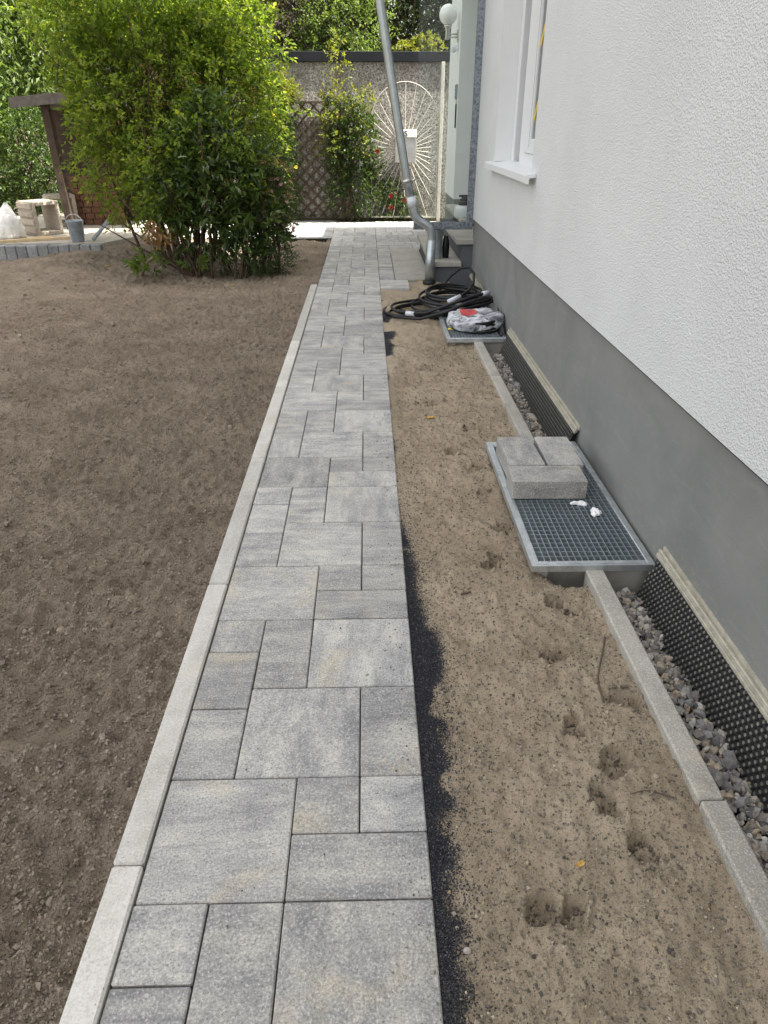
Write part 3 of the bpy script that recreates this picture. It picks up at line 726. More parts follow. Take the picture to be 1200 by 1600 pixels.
def membrane(y0, y1, label):
    t = thing('drainage_membrane', (.96, (y0+y1)/2, -.1), label, 'membrane')
    top, bot = Vector((.982, 0, .080)), Vector((.908, 0, -.165)); d = bot-top; L = d.length; d /= L; nrm = Vector((-d.z, 0, d.x)); nrm = nrm if nrm.x < 0 else -nrm
    vs = []; fs = []; mi = []
    vs += [(top.x, y0, top.z), (top.x, y1, top.z), (bot.x, y1, bot.z), (bot.x, y0, bot.z)]; fs.append((0, 1, 2, 3)); mi.append(0)
    m_ = MB(); m_.add(vs, fs)
    py, pz = .0205, .0195; r0, r1, hh = .0078, .0050, .0085
    row = 0; s_ = .02
    while s_ < L-.01:
        yy = y0+.012 + (py/2 if row % 2 else 0)
        while yy < y1-.01:
            c0 = top + d*s_; c0.y = yy; b = len(m_.v)
            for rr, e in ((r0, .0), (r1, hh)):
                for k_ in range(7):
                    a = 2*math.pi*k_/7; m_.v.append(tuple(c0 + Vector((0, 1, 0))*(rr*math.cos(a)) + d*(rr*math.sin(a)) + nrm*e))
            for k_ in range(7):
                m_.f.append((b+k_, b+(k_+1) % 7, b+7+(k_+1) % 7, b+7+k_)); m_.m.append(0)
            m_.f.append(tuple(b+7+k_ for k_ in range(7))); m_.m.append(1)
            yy += py
        s_ += pz*.88; row += 1
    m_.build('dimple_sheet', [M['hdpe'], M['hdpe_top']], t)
    m_ = MB(); m_.extrude_y([(.9995, .105), (.9955, .105), (.9945, .088), (.988, .0865), (.988, .083), (.9995, .083)], y0-.012, y1+.012); tr = m_.build('trim_rail', M['cream'], t)
    m_ = MB(); m_.extrude_y([(.9875, .093), (.984, .0945), (.981, .092), (.9805, .074), (.983, .071), (.9875, .073)], y0-.012, y1+.012); m_.build('trim_bead', M['cream'], tr)
    m_ = MB(); m_.extrude_y([(.9802, .079), (.9765, .080), (.975, .077), (.975, .066), (.977, .063), (.9802, .065)], y0-.010, y1+.010); m_.build('trim_lip', M['cream'], tr)
    return t
membrane(-.4, 1.975, 'black dimpled drainage membrane under a cream trim rail at lower right')
membrane(3.07, 4.865, 'black dimpled drainage membrane under a cream trim rail between the two gratings')
membrane(5.93, 6.93, 'black dimpled drainage membrane by the steps, behind the cable coil')

def shaft(y0, y1, label):
    t = thing('light_shaft', (.77, (y0+y1)/2, -.27), label, 'light shaft')
    m_ = MB(); x0, x1 = .59, .995
    m_.box(x0, x0+.03, y0+.02, y1-.02, -.285, .006); m_.box(x0+.03, .80, y0+.07, y0+.10, -.285, .006); m_.box(.80, x1, y0+.02, y0+.05, -.285, .006); m_.box(x0+.03, x1, y1-.05, y1-.02, -.285, .006)
    m_.build('shaft_wall', M['shaft'], t)
    m_ = MB(); m_.box(x0+.03, x1, y0+.05, y1-.05, -.285, -.265); m_.build('shaft_floor', M['ground'], t)
    return t
def grating(y0, label, tilt=0.0):
    x0, x1, y1 = .567, .974, y0+1.045
    t = thing('steel_grating', ((x0+x1)/2, (y0+y1)/2, .006), label, 'grating', 'light shaft gratings')
    m_ = MB(); z0, z1 = .0065, .030
    m_.box(x0, x0+.016, y0, y1, z0, z1, c=.002); m_.box(x1-.016, x1, y0, y1, z0, z1, c=.002)
    m_.box(x0+.016, x1-.016, y0, y0+.016, z0, z1, c=.002); m_.box(x0+.016, x1-.016, y1-.016, y1, z0, z1, c=.002)
    fr = m_.build('frame', M['grate'], t)
    m_ = MB()
    for (a, b, c_, d) in ((x0-.012, x0-.0005, y0-.012, y1+.012), (x1+.0005, x1+.010, y0-.012, y1+.012), (x0-.0005, x1+.0005, y0-.012, y0-.0005), (x0-.0005, x1+.0005, y1+.0005, y1+.012)): m_.box(a, b, c_, d, .002, .0265)
    m_.build('rim', M['grate'], fr)
    def series(name, me_src, locs):
        for i, q in enumerate(locs):
            o = bpy.data.objects.new(name, me_src); COL.objects.link(o); o.parent = t
            o.location = Vector(q) - wloc(t)
    nx, ny = 17, 34
    b = MB(); b.box(-.0014, .0014, -.5065, .5065, -.0225, 0); me = bpy.data.meshes.new('bearing_bar'); me.from_pydata(b.v, [], b.f); me.materials.append(M['grate_bar'])
    series('bearing_bar', me, [(x0+.016+(x1-x0-.032)*i/nx, (y0+y1)/2, .0292) for i in range(1, nx)])
    b = MB(); b.box(-.1873, .1873, -.0012, .0012, -.0195, 0); me = bpy.data.meshes.new('cross_bar'); me.from_pydata(b.v, [], b.f); me.materials.append(M['grate_bar'])
    series('cross_bar', me, [((x0+x1)/2, y0+.016+(y1-y0-.032)*i/ny, .0285) for i in range(1, ny)])
    m_ = MB(); m_.box(x0+.016, x0+.052, y1-.052, y1-.016, .0200, .0302); m_.build('lock_plate', M['grate'], t)
    return t
shaft(2.0, 3.05, 'pale concrete light shaft under the near steel grating')
grating(2.003, 'near galvanised steel grating carrying the three concrete blocks')
shaft(4.88, 5.93, 'pale concrete light shaft under the far steel grating')
grating(4.885, 'far galvanised steel grating under the black cable coil and plastic-wrapped bundle')

# ---- three concrete blocks and two foam scraps on the near grating
def block(x0, x1, y0, y1, z0, h, rot, label, mat='block', streaks=False):
    m_ = MB(); cx, cy = (x0+x1)/2, (y0+y1)/2
    m_.box(x0-cx, x1-cx, y0-cy, y1-cy, 0, h, c=.0035)
    o = m_.build('concrete_block', M[mat]); o.location = (cx, cy, z0); o.rotation_euler = (0, 0, rot)
    return tag(o, label, 'block', 'loose concrete blocks on the grating')
block(.573, .873, 2.468, 2.615, .0303, .082, R(-1.2), 'front concrete block lying crosswise on the near grating')
block(.583, .733, 2.624, 2.922, .0303, .082, R(1.2), 'left of the two rear concrete blocks on the near grating', 'paver_v')
block(.748, .898, 2.622, 2.920, .0303, .082, R(-.6), 'right of the two rear concrete blocks on the near grating, nearest the house', 'paver_v')
def crumple(name, c, sx, sy, h, seed, label, mat='foam', cat='scrap'):
    nu, nv = 26, 13; U, Vv = np.meshgrid(np.arange(nu)*2*np.pi/nu, np.linspace(0, math.pi/2, nv))
    rad = np.cos(Vv)**.8*(1 + .28*np.sin(2*U+seed) + .22*np.sin(3*U+seed*1.7) + .14*np.sin(7*U+seed*3.1))
    x_, y_ = rad*np.cos(U)*sx, rad*np.sin(U)*sy
    z_ = h*np.sin(Vv)*(.75 + 1.1*vn(x_/(.35*sx)+seed, y_/(.35*sy), seed))
    V = np.stack([x_.ravel()+c[0], y_.ravel()+c[1], np.maximum(z_, 0).ravel()+c[2]], 1)
    i = np.arange(nu*nv).reshape(nv, nu); i2 = np.roll(i, -1, 1); Fc = np.stack([i[:-1].ravel(), i2[:-1].ravel(), i2[1:].ravel(), i[1:].ravel()], 1)
    return tag(np_mesh(name, V, Fc, M[mat], loc=c), label, cat)
crumple('foam_scrap', (.835, 2.425, .0304), .030, .012, .014, 3, 'torn white foam scrap beside the front concrete block')
crumple('foam_scrap', (.878, 2.352, .0304), .023, .022, .020, 5, 'rounder white foam scrap on the near grating, nearer the wall')

# ================================================================== CABLE COIL, BUNDLE
t = thing('cable_coil', (.62, 5.85, .03), 'thick black cable lying in loose coils in front of the steps', 'cable')
def loop(cx, cy, rx, ry, z, tilt, n=44, jit=.012, ph=0.0, seed=0, rot=0.0):
    r = np.random.default_rng(seed); pts = []; o1, o2 = r.uniform(0, 6.28, 2)
    for i in range(n):
        a = 2*math.pi*i/n + ph; k_ = 1+jit*math.sin(2*a+o1)+jit*.7*math.sin(3*a+o2)
        x_, y_ = rx*k_*math.cos(a), ry*k_*math.sin(a)
        x_, y_ = x_*math.cos(rot)-y_*math.sin(rot), x_*math.sin(rot)+y_*math.cos(rot)
        pts.append((cx+x_, cy+y_, z + tilt[0]*x_ + tilt[1]*y_ + .004*math.sin(3*a+o1)))
    return pts
RC = .0112
specs = [(.70, 5.93, .265, .31, .056, (0, .0)), (.72, 5.97, .235, .27, .074, (.02, 0)), (.68, 5.93, .25, .30, .092, (0, .03)), (.71, 5.98, .21, .26, .108, (.03, .03)), (.66, 5.88, .30, .32, .040, (0, 0)),
         (.55, 5.83, .36, .30, .030, (.0, 0)), (.51, 5.86, .385, .33, .014, (.05, 0)), (.60, 5.80, .34, .27, .055, (.1, 0)), (.72, 5.99, .225, .24, .124, (.02, .05)), (.60, 5.72, .40, .17, .085, (.12, 0)), (.58, 5.70, .42, .20, .066, (.12, 0))]
for i, (cx, cy, rx, ry, z, tl) in enumerate(specs):
    m_ = MB(); m_.tube(loop(cx, cy, rx, ry, z, tl, seed=i, jit=.02), RC, 8, closed=True); m_.build('cable_loop', M['rubber'], t, True)
m_ = MB(); m_.tube([(.60, 6.28, .03), (.66, 6.40, .07), (.74, 6.49, .15), (.83, 6.50, .22), (.905, 6.42, .24), (.925, 6.28, .21), (.90, 6.12, .16), (.84, 5.95, .14), (.76, 5.80, .13)], RC, 8); m_.build('cable_end', M['rubber'], t, True)
m_ = MB(); m_.tube([(.32, 5.53, .05), (.45, 5.46, .07), (.62, 5.46, .13), (.78, 5.52, .17), (.92, 5.60, .19), (.965, 5.66, .18)], RC, 8); m_.build('cable_end', M['rubber'], t, True)
m_ = MB(); m_.tube([(.20, 5.55, .02), (.40, 5.40, .04), (.60, 5.37, .10), (.75, 5.40, .16), (.90, 5.46, .185), (.96, 5.52, .17)], RC, 8); m_.build('cable_end', M['rubber'], t, True)
for (a, b) in (((.64, 5.665, .11), (.74, 5.72, .14)), ((.90, 5.585, .188), (.955, 5.645, .185)), ((.30, 5.545, .05), (.36, 5.505, .052))):
    m_ = MB(); m_.tube([a, b], [.019, .019], 8); m_.build('tape_wrap', M['tape'], t, True)

def film_mat():
    m = NM('plastic_film'); co = m.coords()
    f = m.noise(m.coords((1, 1, 2.2)), 8, 4, .6, 1.2)
    c = m.ramp(f, [(.36, (.04, .04, .045, 1)), (.47, (.30, .31, .34, 1)), (.60, (.66, .67, .71, 1))])
    sp = m.n('ShaderNodeSeparateXYZ'); m.l(co, sp.inputs[0])
    ins = m.math('MULTIPLY', m.math('LESS_THAN', m.math('ABSOLUTE', m.math('ADD', sp.outputs[0], .05)), .062), m.math('LESS_THAN', m.math('ABSOLUTE', m.math('SUBTRACT', sp.outputs[1], .02)), .10))
    ins = m.math('MULTIPLY', ins, m.math('GREATER_THAN', sp.outputs[2], .085))
    ins = m.math('MULTIPLY', ins, m.math('GREATER_THAN', f, .40))
    c = m.mix(ins, c, (.62, .07, .07, 1))
    m.col(c).set(.22, 0, .6); m.bump(f, .8, .02); return m.mat
M['film'] = film_mat()
nu, nv = 72, 22; U, Vv = np.meshgrid(np.arange(nu)*2*np.pi/nu, np.arange(nv)/(nv-1))
prof_r = np.interp(Vv, [0, .08, .2, .38, .52, .66, .82, 1], [.0, .165, .197, .205, .190, .150, .10, .0]); prof_z = np.interp(Vv, [0, .08, .2, .38, .52, .66, .82, 1], [.0, .0, .018, .06, .105, .128, .118, .085])
wr = fbm(U*3.2+np.cos(U)*2, Vv*5.0+np.sin(U)*3, 1.0, 5, 3)*.022
wr = wr*np.sin(np.pi*np.clip(Vv, 0, 1)); pr = prof_r + wr + .012*np.sin(2*U+1)*(prof_r > .05)
X = pr*np.cos(U)*1.0; Yb = pr*np.sin(U)*1.05; Z = prof_z*.85 + wr*.8
V = np.stack([X.ravel(), Yb.ravel(), Z.ravel()], 1); i = np.arange(nu*nv).reshape(nv, nu); i2 = np.roll(i, -1, 1)
Fc = np.stack([i[:-1].ravel(), i2[:-1].ravel(), i2[1:].ravel(), i[1:].ravel()], 1)
t = thing('wrapped_bundle', (.795, 5.18, .0305), 'round bundle wrapped in crinkled grey plastic film with red print, on the far grating', 'bundle')
o = np_mesh('film', V + np.array([.795, 5.18, .0305]), Fc, M['film'], t, True)
m_ = MB()
for k_ in range(4): m_.tube(loop(.795, 5.18, .178, .19, .040+.022*k_, (0, 0), 30, seed=60+k_), .011, 6, closed=True)
m_.build('inner_coil', M['rubber'], t, True)
crumple('yellow_wrapper', (.607, 5.13, .0305), .02, .022, .01, 9, 'small yellow wrapper on the far grating beside the wrapped bundle', 'yellow', 'wrapper')
t = thing('black_bag_remnant', (.955, 5.06, .03), 'black plastic scrap between the wrapped bundle and the house wall', 'plastic')
m_ = MB(); m_.add([(.935, 4.93, .031), (.972, 4.95, .05), (.975, 5.10, .10), (.972, 5.30, .16), (.96, 5.20, .031), (.94, 5.05, .032)], [(0, 1, 2, 5), (5, 2, 3, 4)]); m_.add([(.937, 4.93, .029), (.974, 4.95, .048), (.977, 5.10, .098), (.974, 5.30, .158), (.962, 5.20, .029), (.942, 5.05, .030)], [(5, 2, 1, 0), (4, 3, 2, 5)]); m_.build('sheet', M['rubber'], t)

# ================================================================== DOWNSPOUT, GLASS SCREEN
t = thing('downspout', (.59, 6.9, .02), 'zinc downpipe slanting down to the left-hand corner of the steps', 'downpipe')
yp = 6.885
def smooth_pts(ps, n=6):
    ps = [Vector(p) for p in ps]; out = []
    for i in range(len(ps)-1):
        p0, p1, p2, p3 = ps[max(i-1, 0)], ps[i], ps[i+1], ps[min(i+2, len(ps)-1)]
        for k_ in range(n):
            s_ = k_/n; out.append(.5*((2*p1)+(-p0+p2)*s_+(2*p0-5*p1+4*p2-p3)*s_*s_+(-p0+3*p1-3*p2+p3)*s_**3))
    out.append(ps[-1]); return out
m_ = MB(); m_.tube([(.588, yp, .03), (.591, yp, .20), (.597, yp, .405)], .045, 20); m_.build('standpipe', M['zinc'], t, True)
m_ = MB(); m_.tube(smooth_pts([(.597, yp, .36), (.598, yp, .44), (.578, yp, .505), (.53, yp, .548), (.475, yp, .578), (.435, yp, .625), (.415, yp, .70), (.403, yp, .76)]), .0405, 20); m_.build('elbow', M['zinc'], t, True)
m_ = MB(); m_.tube([(.408, yp, .735), (.360, yp, .90), (.282, yp, 1.32), (.115, yp, 2.25), (-.075, yp, 3.30)], .038, 20); m_.build('pipe', M['zinc'], t, True)
m_ = MB(); m_.tube([(.418, yp, .69), (.400, yp, .775)], .0435, 20); m_.build('sleeve', M['tape'], t, True)
m_ = MB(); m_.tube([(.3615, yp, .888), (.3545, yp, .918)], .0435, 20); m_.tube([(.395, yp, .905), (.435, yp, .915), (.44, yp+.05, .915)], .008, 8); m_.build('pipe_clamp', M['steel'], t, True)
m_ = MB(); m_.lathe([(.0, .0), (.060, .0), (.064, .012), (.058, .030), (.047, .034), (.0, .034)], (.588, yp, .012), 20); m_.build('base_collar', M['rubber'], t, True)

t = thing('glass_screen', (.97, 7.0, .49), 'clear glass wind screen in a galvanised steel frame beside the steps', 'screen')
m_ = MB(); m_.box(.925, .9835, 6.955, 6.985, .487, 3.2, c=.002); m_.build('post', M['galv'], t)
m_ = MB(); m_.box(.43, .925, 6.956, 6.984, .487, .552, c=.002); m_.build('rail', M['galv'], t)
m_ = MB(); m_.box(.445, .926, 6.966, 6.974, .552, 3.2); m_.build('pane', M['glass'], t)

# ---- things on the steps
def vase(name, c, prof, mat, label, cat):
    m_ = MB(); m_.lathe(prof, c, 24); return tag(m_.build(name, M[mat], None, True), label, cat)
t = thing('zinc_vase', (.685, 7.16, .2), 'tall grey zinc vase with red blooms on the lowest step', 'vase')
m_ = MB(); m_.lathe([(0, 0), (.038, 0), (.040, .01), (.046, .25), (.050, .262), (.047, .262), (.043, .248), (.037, .02), (0, .02)], (.685, 7.16, .2005), 20); m_.build('vase_body', M['bucket'], t, True)
m_ = MB()
for k_ in range(9):
    a = k_*2.4; q = (.685+.026*math.cos(a), 7.16+.03*math.sin(a), .482+.014*(k_ % 3)); m_.lathe([(0, -.012), (.012, -.008), (.016, .002), (.010, .011), (0, .013)], q, 7)
m_.build('bloom', M['red'], t)
m_ = MB(); [m_.tube([(.685, 7.16, .22), (.685+.02*math.cos(k_*2.4), 7.16+.02*math.sin(k_*2.4), .475)], .003, 5) for k_ in range(9)]; m_.build('stem', M['leaf_small'], t)
m_ = MB(); m_.lathe([(0, 0), (.030, 0), (.034, .02), (.036, .10), (.030, .165), (.022, .185), (.024, .20), (.020, .20), (.018, .185), (.0, .18)], (.765, 7.19, .2005), 20)
tag(m_.build('black_vase', M['black_glaze'], None, True), 'small black vase on the lowest step beside the zinc vase', 'vase')
t = thing('pressure_sprayer', (1.06, 8.25, .442), 'white pressure sprayer with black pump top on the landing', 'sprayer')
m_ = MB(); m_.lathe([(0, 0), (.095, 0), (.105, .012), (.107, .085), (.095, .12), (.05, .135), (0, .135)], (1.06, 8.25, .4425), 24); m_.build('tank', M['tank'], t, True)
m_ = MB(); m_.lathe([(.0, .132), (.068, .134), (.07, .165), (.05, .175), (.045, .195), (.03, .20), (.028, .215), (0, .215)], (1.06, 8.25, .4425), 20); m_.bar((1.00, 8.25, .665), (1.12, 8.25, .665), .020, .03); m_.tube([(1.09, 8.25, .60), (1.15, 8.25, .62), (1.175, 8.22, .59)], .010, 8); m_.build('pump_head', M['rubber'], t)

# ---- lamp, sensor, intercom, bar on the far wing
t = thing('wall_lamp', (1.1, 9.86, 2.25), 'white globe wall lamp on a steel arm above the entrance', 'lamp')
m_ = MB()
pr = [(.105*math.sin(math.pi*k_/14), -.105*math.cos(math.pi*k_/14)) for k_ in range(15)]
m_.lathe(pr, (.968, 9.86, 2.452), 28); m_.build('globe', M['opal'], t, True)
m_ = MB(); m_.lathe([(0, -.12), (.026, -.12), (.026, -.02), (.047, 0), (.047, .018), (.0, .018)], (.968, 9.86, 2.335), 20); m_.build('lamp_holder', M['steel'], t, True)
m_ = MB(); m_.tube([(.968, 9.86, 2.265), (1.092, 9.86, 2.265)], .009, 10); m_.tube([(.968, 9.86, 2.235), (1.092, 9.86, 2.235)], .009, 10); m_.build('arm', M['steel'], t, True)
m_ = MB(); m_.box(1.086, 1.0995, 9.815, 9.905, 2.19, 2.31, c=.004); m_.build('wall_plate', M['steel'], t)
t = thing('motion_sensor', (1.1, 9.84, 2.12), 'small white motion sensor under the globe lamp', 'sensor')
m_ = MB(); m_.box(1.06, 1.0995, 9.81, 9.87, 2.10, 2.165, c=.008); m_.build('sensor_body', M['pvc'], t)
m_ = MB(); m_.lathe([(0, -.036), (.022, -.03), (.034, -.012), (.034, .012), (.022, .03), (0, .036)], (1.045, 9.84, 2.115), 16); m_.build('sensor_dome', M['tape'], t, True)
t = thing('intercom_panel', (1.1, 9.76, 1.68), 'grey intercom panel on the white wall beside the entrance', 'intercom')
m_ = MB(); m_.box(1.078, 1.0995, 9.71, 9.80, 1.60, 1.76, c=.004); m_.build('panel', M['bucket'], t)
m_ = MB(); [m_.box(1.0745, 1.0785, 9.735, 9.775, 1.62+.035*k_, 1.64+.035*k_) for k_ in range(4)]; m_.build('button', M['gasket'], t)
t = thing('handle_bar', (1.1, 9.75, 1.42), 'dark narrow vertical bar on the white wall below the intercom', 'bar')
m_ = MB(); m_.box(1.083, 1.0995, 9.735, 9.765, 1.30, 1.555, c=.004); m_.build('bar_body', M['letter'], t)  # long dark handle bar beside the entrance recess
m_ = MB(); m_.box(1.087, 1.0995, 9.74, 9.76, 1.556, 1.585); m_.build('bracket', M['steel'], t)

# ================================================================== REAR WALL, GATE, TRELLIS
t = thing('garden_wall', (0, 12.05, 0), 'tall roughcast garden wall with dark coping at the back', 'wall')
m_ = MB(); m_.box(-4.2, 4.5, 12.03, 12.25, -.3, 2.13); m_.build('wall_panel', M['roughcast'], t)
m_ = MB(); m_.box(-4.25, 4.5, 11.985, 12.29, 2.131, 2.255, c=.004); m_.build('coping', M['coping'], t)
m_ = MB(); m_.box(-4.2, 1.3, 11.97, 12.029, -.2, .03); m_.build('soil_strip', M['ground'], t)

t = thing('sunburst_gate', (.58, 11.9, .03), 'pale iron gate with sunburst rays and arched top before the rear wall', 'gate')
gx0, gx1, gy, gz0, gz1 = .075, 1.075, 11.88, .06, 1.36
m_ = MB(); rr = .011
rr = .0062
arch = [((gx0+gx1)/2 - .5*math.cos(a)*(gx1-gx0), gy, gz1 + .52*math.sin(a)) for a in np.linspace(0, math.pi, 21)]
m_.tube([(gx0, gy, gz0)] + arch + [(gx1, gy, gz0)], rr, 6); m_.bar((gx0, gy, gz0), (gx1, gy, gz0), .022, .022); m_.build('frame', M['gate_paint'], t)
cx, cz = .585, 1.0
for k_ in range(34):
    a = 2*math.pi*(k_+.5)/34; dx, dz = math.cos(a), math.sin(a); tt = 9
    if abs(dx) > 1e-6: tt = min(tt, ((gx1 if dx > 0 else gx0)-cx)/dx)
    if dz < 0: tt = min(tt, (gz0-cz)/dz)
    else:
        lo, hi = 0, tt
        for _ in range(30):
            md = (lo+hi)/2; X_, Z_ = cx+dx*md, cz+dz*md
            ok = Z_ < gz1 or ((X_-(gx0+gx1)/2)/.5)**2 + ((Z_-gz1)/.52)**2 < 1
            lo, hi = (md, hi) if ok else (lo, md)
        tt = lo
    m_ = MB(); m_.tube([(cx+dx*.10, gy, cz+dz*.10), (cx+dx*tt, gy, cz+dz*tt)], .0056, 5); m_.build('ray', M['gate_paint'], t)
lb = MB(); lb.box(.43, .75, gy-.085, gy-.012, .83, 1.16, c=.006); lbo = lb.build('letterbox', M['steel'], t)
m_ = MB(); m_.box(.425, .755, gy-.092, gy-.010, 1.165, 1.265, c=.005); fl = m_.build('flap', M['white_paint'], lbo)
fc = bpy.data.curves.new('letter', 'FONT'); fc.body = 'S'; fc.size = .11; fc.extrude = .001; fo = bpy.data.objects.new('letter_tmp', fc); COL.objects.link(fo)
dg = bpy.context.evaluated_depsgraph_get(); me = bpy.data.meshes.new_from_object(fo.evaluated_get(dg)); bpy.data.objects.remove(fo)
me.materials.clear(); me.materials.append(M['letter']); lo_ = bpy.data.objects.new('letter', me); COL.objects.link(lo_); lo_.parent = lbo
lo_.rotation_euler = (R(90), 0, 0); lo_.location = Vector((.565, gy-.0945, 1.178)) - wloc(lbo)
m_ = MB(); m_.box(.10, .15, gy-.02, gy+.02, 1.00, 1.14, c=.004); m_.build('lock', M['steel'], t)
t = thing('gate_post', (1.14, 11.9, 0), 'white square post at the right edge of the sunburst gate', 'post')
m_ = MB(); m_.box(1.095, 1.145, 11.85, 11.90, -.05, 2.12, c=.004); m_.build('post_body', M['gate_paint'], t)
m_ = MB(); [m_.tube([(1.088, 11.872, z_), (1.088, 11.872, z_+.09)], .013, 8) for z_ in (.35, 1.2)]; m_.build('hinge', M['steel'], t)

t = thing('lattice_trellis', (-.9, 12.0, .04), 'brown diagonal lattice trellis against the rear wall between the climbing roses', 'trellis')
tx0, tx1, tz0, tz1, ty = -1.50, -.38, .05, 1.62, 12.005
step = .128
for sgn in (1, -1):
    c0 = -3.0
    while c0 < 4.0:
        # line x*sgn + z = c  clipped to the rectangle
        pts_ = []
        for xx in (tx0, tx1):
            zz = c0 - sgn*xx
            if tz0 <= zz <= tz1: pts_.append((xx, zz))
        for zz in (tz0, tz1):
            xx = (c0-zz)*sgn
            if tx0 < xx < tx1: pts_.append((xx, zz))
        if len(pts_) >= 2:
            a, b = min(pts_), max(pts_)
            if math.hypot(b[0]-a[0], b[1]-a[1]) > .12:
                m_ = MB(); yy = ty - (.010 if sgn > 0 else 0); m_.bar((a[0], yy, a[1]), (b[0], yy, b[1]), .027, .009); m_.build('slat', M['lattice'], t)
        c0 += step*1.414/1.05
m_ = MB(); [m_.bar(a, b, .03, .018) for a, b in (((tx0, ty-.02, tz0), (tx0, ty-.02, tz1)), ((tx1, ty-.02, tz0), (tx1, ty-.02, tz1)), ((tx0, ty-.02, tz1), (tx1, ty-.02, tz1)))]; m_.build('trellis_frame', M['lattice'], t)

# ================================================================== PLANTS
def unit(v): return v/np.maximum(np.linalg.norm(v, axis=-1, keepdims=True), 1e-9)
def leaves(P, D, N, L, W, fold=.25, six=False, droop=.15):
    """leaf blades: base P, direction D, upper side N, length L, width W"""
    D = unit(D); Sd = unit(np.cross(D, N)); N = np.cross(Sd, D); L = L[:, None]; W = W[:, None]
    if six:
        v = [P, P+D*L*.28+Sd*W*.42+N*W*fold, P+D*L*.64+Sd*W*.40+N*W*fold-N*L*droop*.4, P+D*L-N*L*droop, P+D*L*.64-Sd*W*.40+N*W*fold-N*L*droop*.4, P+D*L*.28-Sd*W*.42+N*W*fold]
        V = np.stack(v, 1); f = np.array([(0, 1, 2, 3), (0, 3, 4, 5)]); k_ = 6
    else:
        v = [P, P+D*L*.45+Sd*W*.5+N*W*fold, P+D*L-N*L*droop, P+D*L*.45-Sd*W*.5+N*W*fold]
        V = np.stack(v, 1); f = np.array([(0, 1, 2), (0, 2, 3)]); k_ = 4
    n = len(P); Fc = (f[None] + (np.arange(n)*k_)[:, None, None]).reshape(-1, f.shape[1])
    return V.reshape(-1, 3), Fc
def twig_leaves(O, D, tl, per, ll, lw, six=False, fold=.25, sag=.25, spread=.9):
    """O, D: twig origins and directions; leaves alternate along each drooping twig"""
    n = len(O); D = unit(D); tl = np.broadcast_to(tl, (n,))
    side = unit(np.cross(D, rng.normal(size=(n, 3)))); P_, Dd, Nn = [], [], []
    up = np.array([0, 0, 1.0])
    for j in range(per):
        s_ = (j+.6)/per
        c = O + D*(tl*s_)[:, None] - up*(tl*sag*s_*s_)[:, None]
        a = j*2.4 + rng.uniform(-.5, .5, n); s2 = unit(np.cross(D, side))
        q = side*np.cos(a)[:, None] + s2*np.sin(a)[:, None]
        d = unit(D*.75 + q*spread - up*sag*s_ + rng.normal(0, .15, (n, 3)))
        if j == per-1: d = unit(D + rng.normal(0, .2, (n, 3)))
        P_.append(c); Dd.append(d); Nn.append(unit(up*.9 + q*.35 + rng.normal(0, .35, (n, 3))))
    P_ = np.concatenate(P_); Dd = np.concatenate(Dd); Nn = np.concatenate(Nn); m_ = len(P_)
    k_ = rng.uniform(.6, 1.15, m_)
    return leaves(P_, Dd, Nn, ll*k_, lw*k_*rng.uniform(.85, 1.15, m_), fold, six)
def join(parts):
    Vs, Fs, n = [], [], 0
    for V, F in parts: Vs.append(V); Fs.append(F+n); n += len(V)
    return np.concatenate(Vs), np.concatenate(Fs)
def blob_points(blobs, n, shell=.55):
    """points biased to the outside of a union of ellipsoids, with outward directions"""
    wts = np.array([b[3]*b[4]*b[5] for b in blobs])**.8; wts /= wts.sum()
    idx = rng.choice(len(blobs), n, p=wts); B = np.array(blobs)[idx]
    d = unit(rng.normal(size=(n, 3))); r = rng.random(n)**(1/3.)
    r = np.where(rng.random(n) < shell, rng.uniform(.78, 1.06, n), r)
    lump = 1 + .22*np.sin(d[:, 0]*5+B[:, 0]*9)*np.sin(d[:, 1]*4+B[:, 1]*7)*np.sin(d[:, 2]*5+1.3+B[:, 2]*5)
    P_ = B[:, :3] + d*B[:, 3:6]*(r*lump)[:, None]
    return P_, unit(d/B[:, 3:6])
def stem(m_, pts, r0, r1, n=6, steps=5):
    ps = smooth_pts(pts, steps); k_ = len(ps); m_.tube(ps, [r0+(r1-r0)*i/(k_-1) for i in range(k_)], n)
def wob(p, a): return (p[0]+random.uniform(-a, a), p[1]+random.uniform(-a, a), p[2]+random.uniform(-a, a))

# ---- tall bright shrub
t = thing('deciduous_shrub', (-2.05, 8.5, 0), 'large bright green arching shrub in the middle of the soil bed', 'shrub')
m_ = MB()
for k_ in range(46):
    a = random.uniform(0, 6.28); r_ = random.uniform(.03, .36); b = (-2.1+r_*math.cos(a)*1.4, 8.45+r_*math.sin(a), -.06)
    out = random.uniform(.25, 1.0); hgt = random.uniform(1.2, 2.3)
    tip = (b[0]+out*math.cos(a)*1.05, b[1]+out*math.sin(a)*.7, hgt)
    stem(m_, [b, wob((b[0]+(tip[0]-b[0])*.2, b[1]+(tip[1]-b[1])*.2, hgt*.38), .08), wob((b[0]+(tip[0]-b[0])*.55, b[1]+(tip[1]-b[1])*.55, hgt*.75), .09), tip], random.uniform(.010, .019), .003)
    for q in range(3):
        f = random.uniform(.25, .9); p0 = (b[0]+(tip[0]-b[0])*f*.8, b[1]+(tip[1]-b[1])*f*.8, hgt*(f*.92))
        stem(m_, [p0, wob((p0[0], p0[1], p0[2]+.15), .12), wob((p0[0]*1.0, p0[1], p0[2]+.30), .25)], .006, .002, 5, 3)
m_.build('branches', M['bark'], t, True)
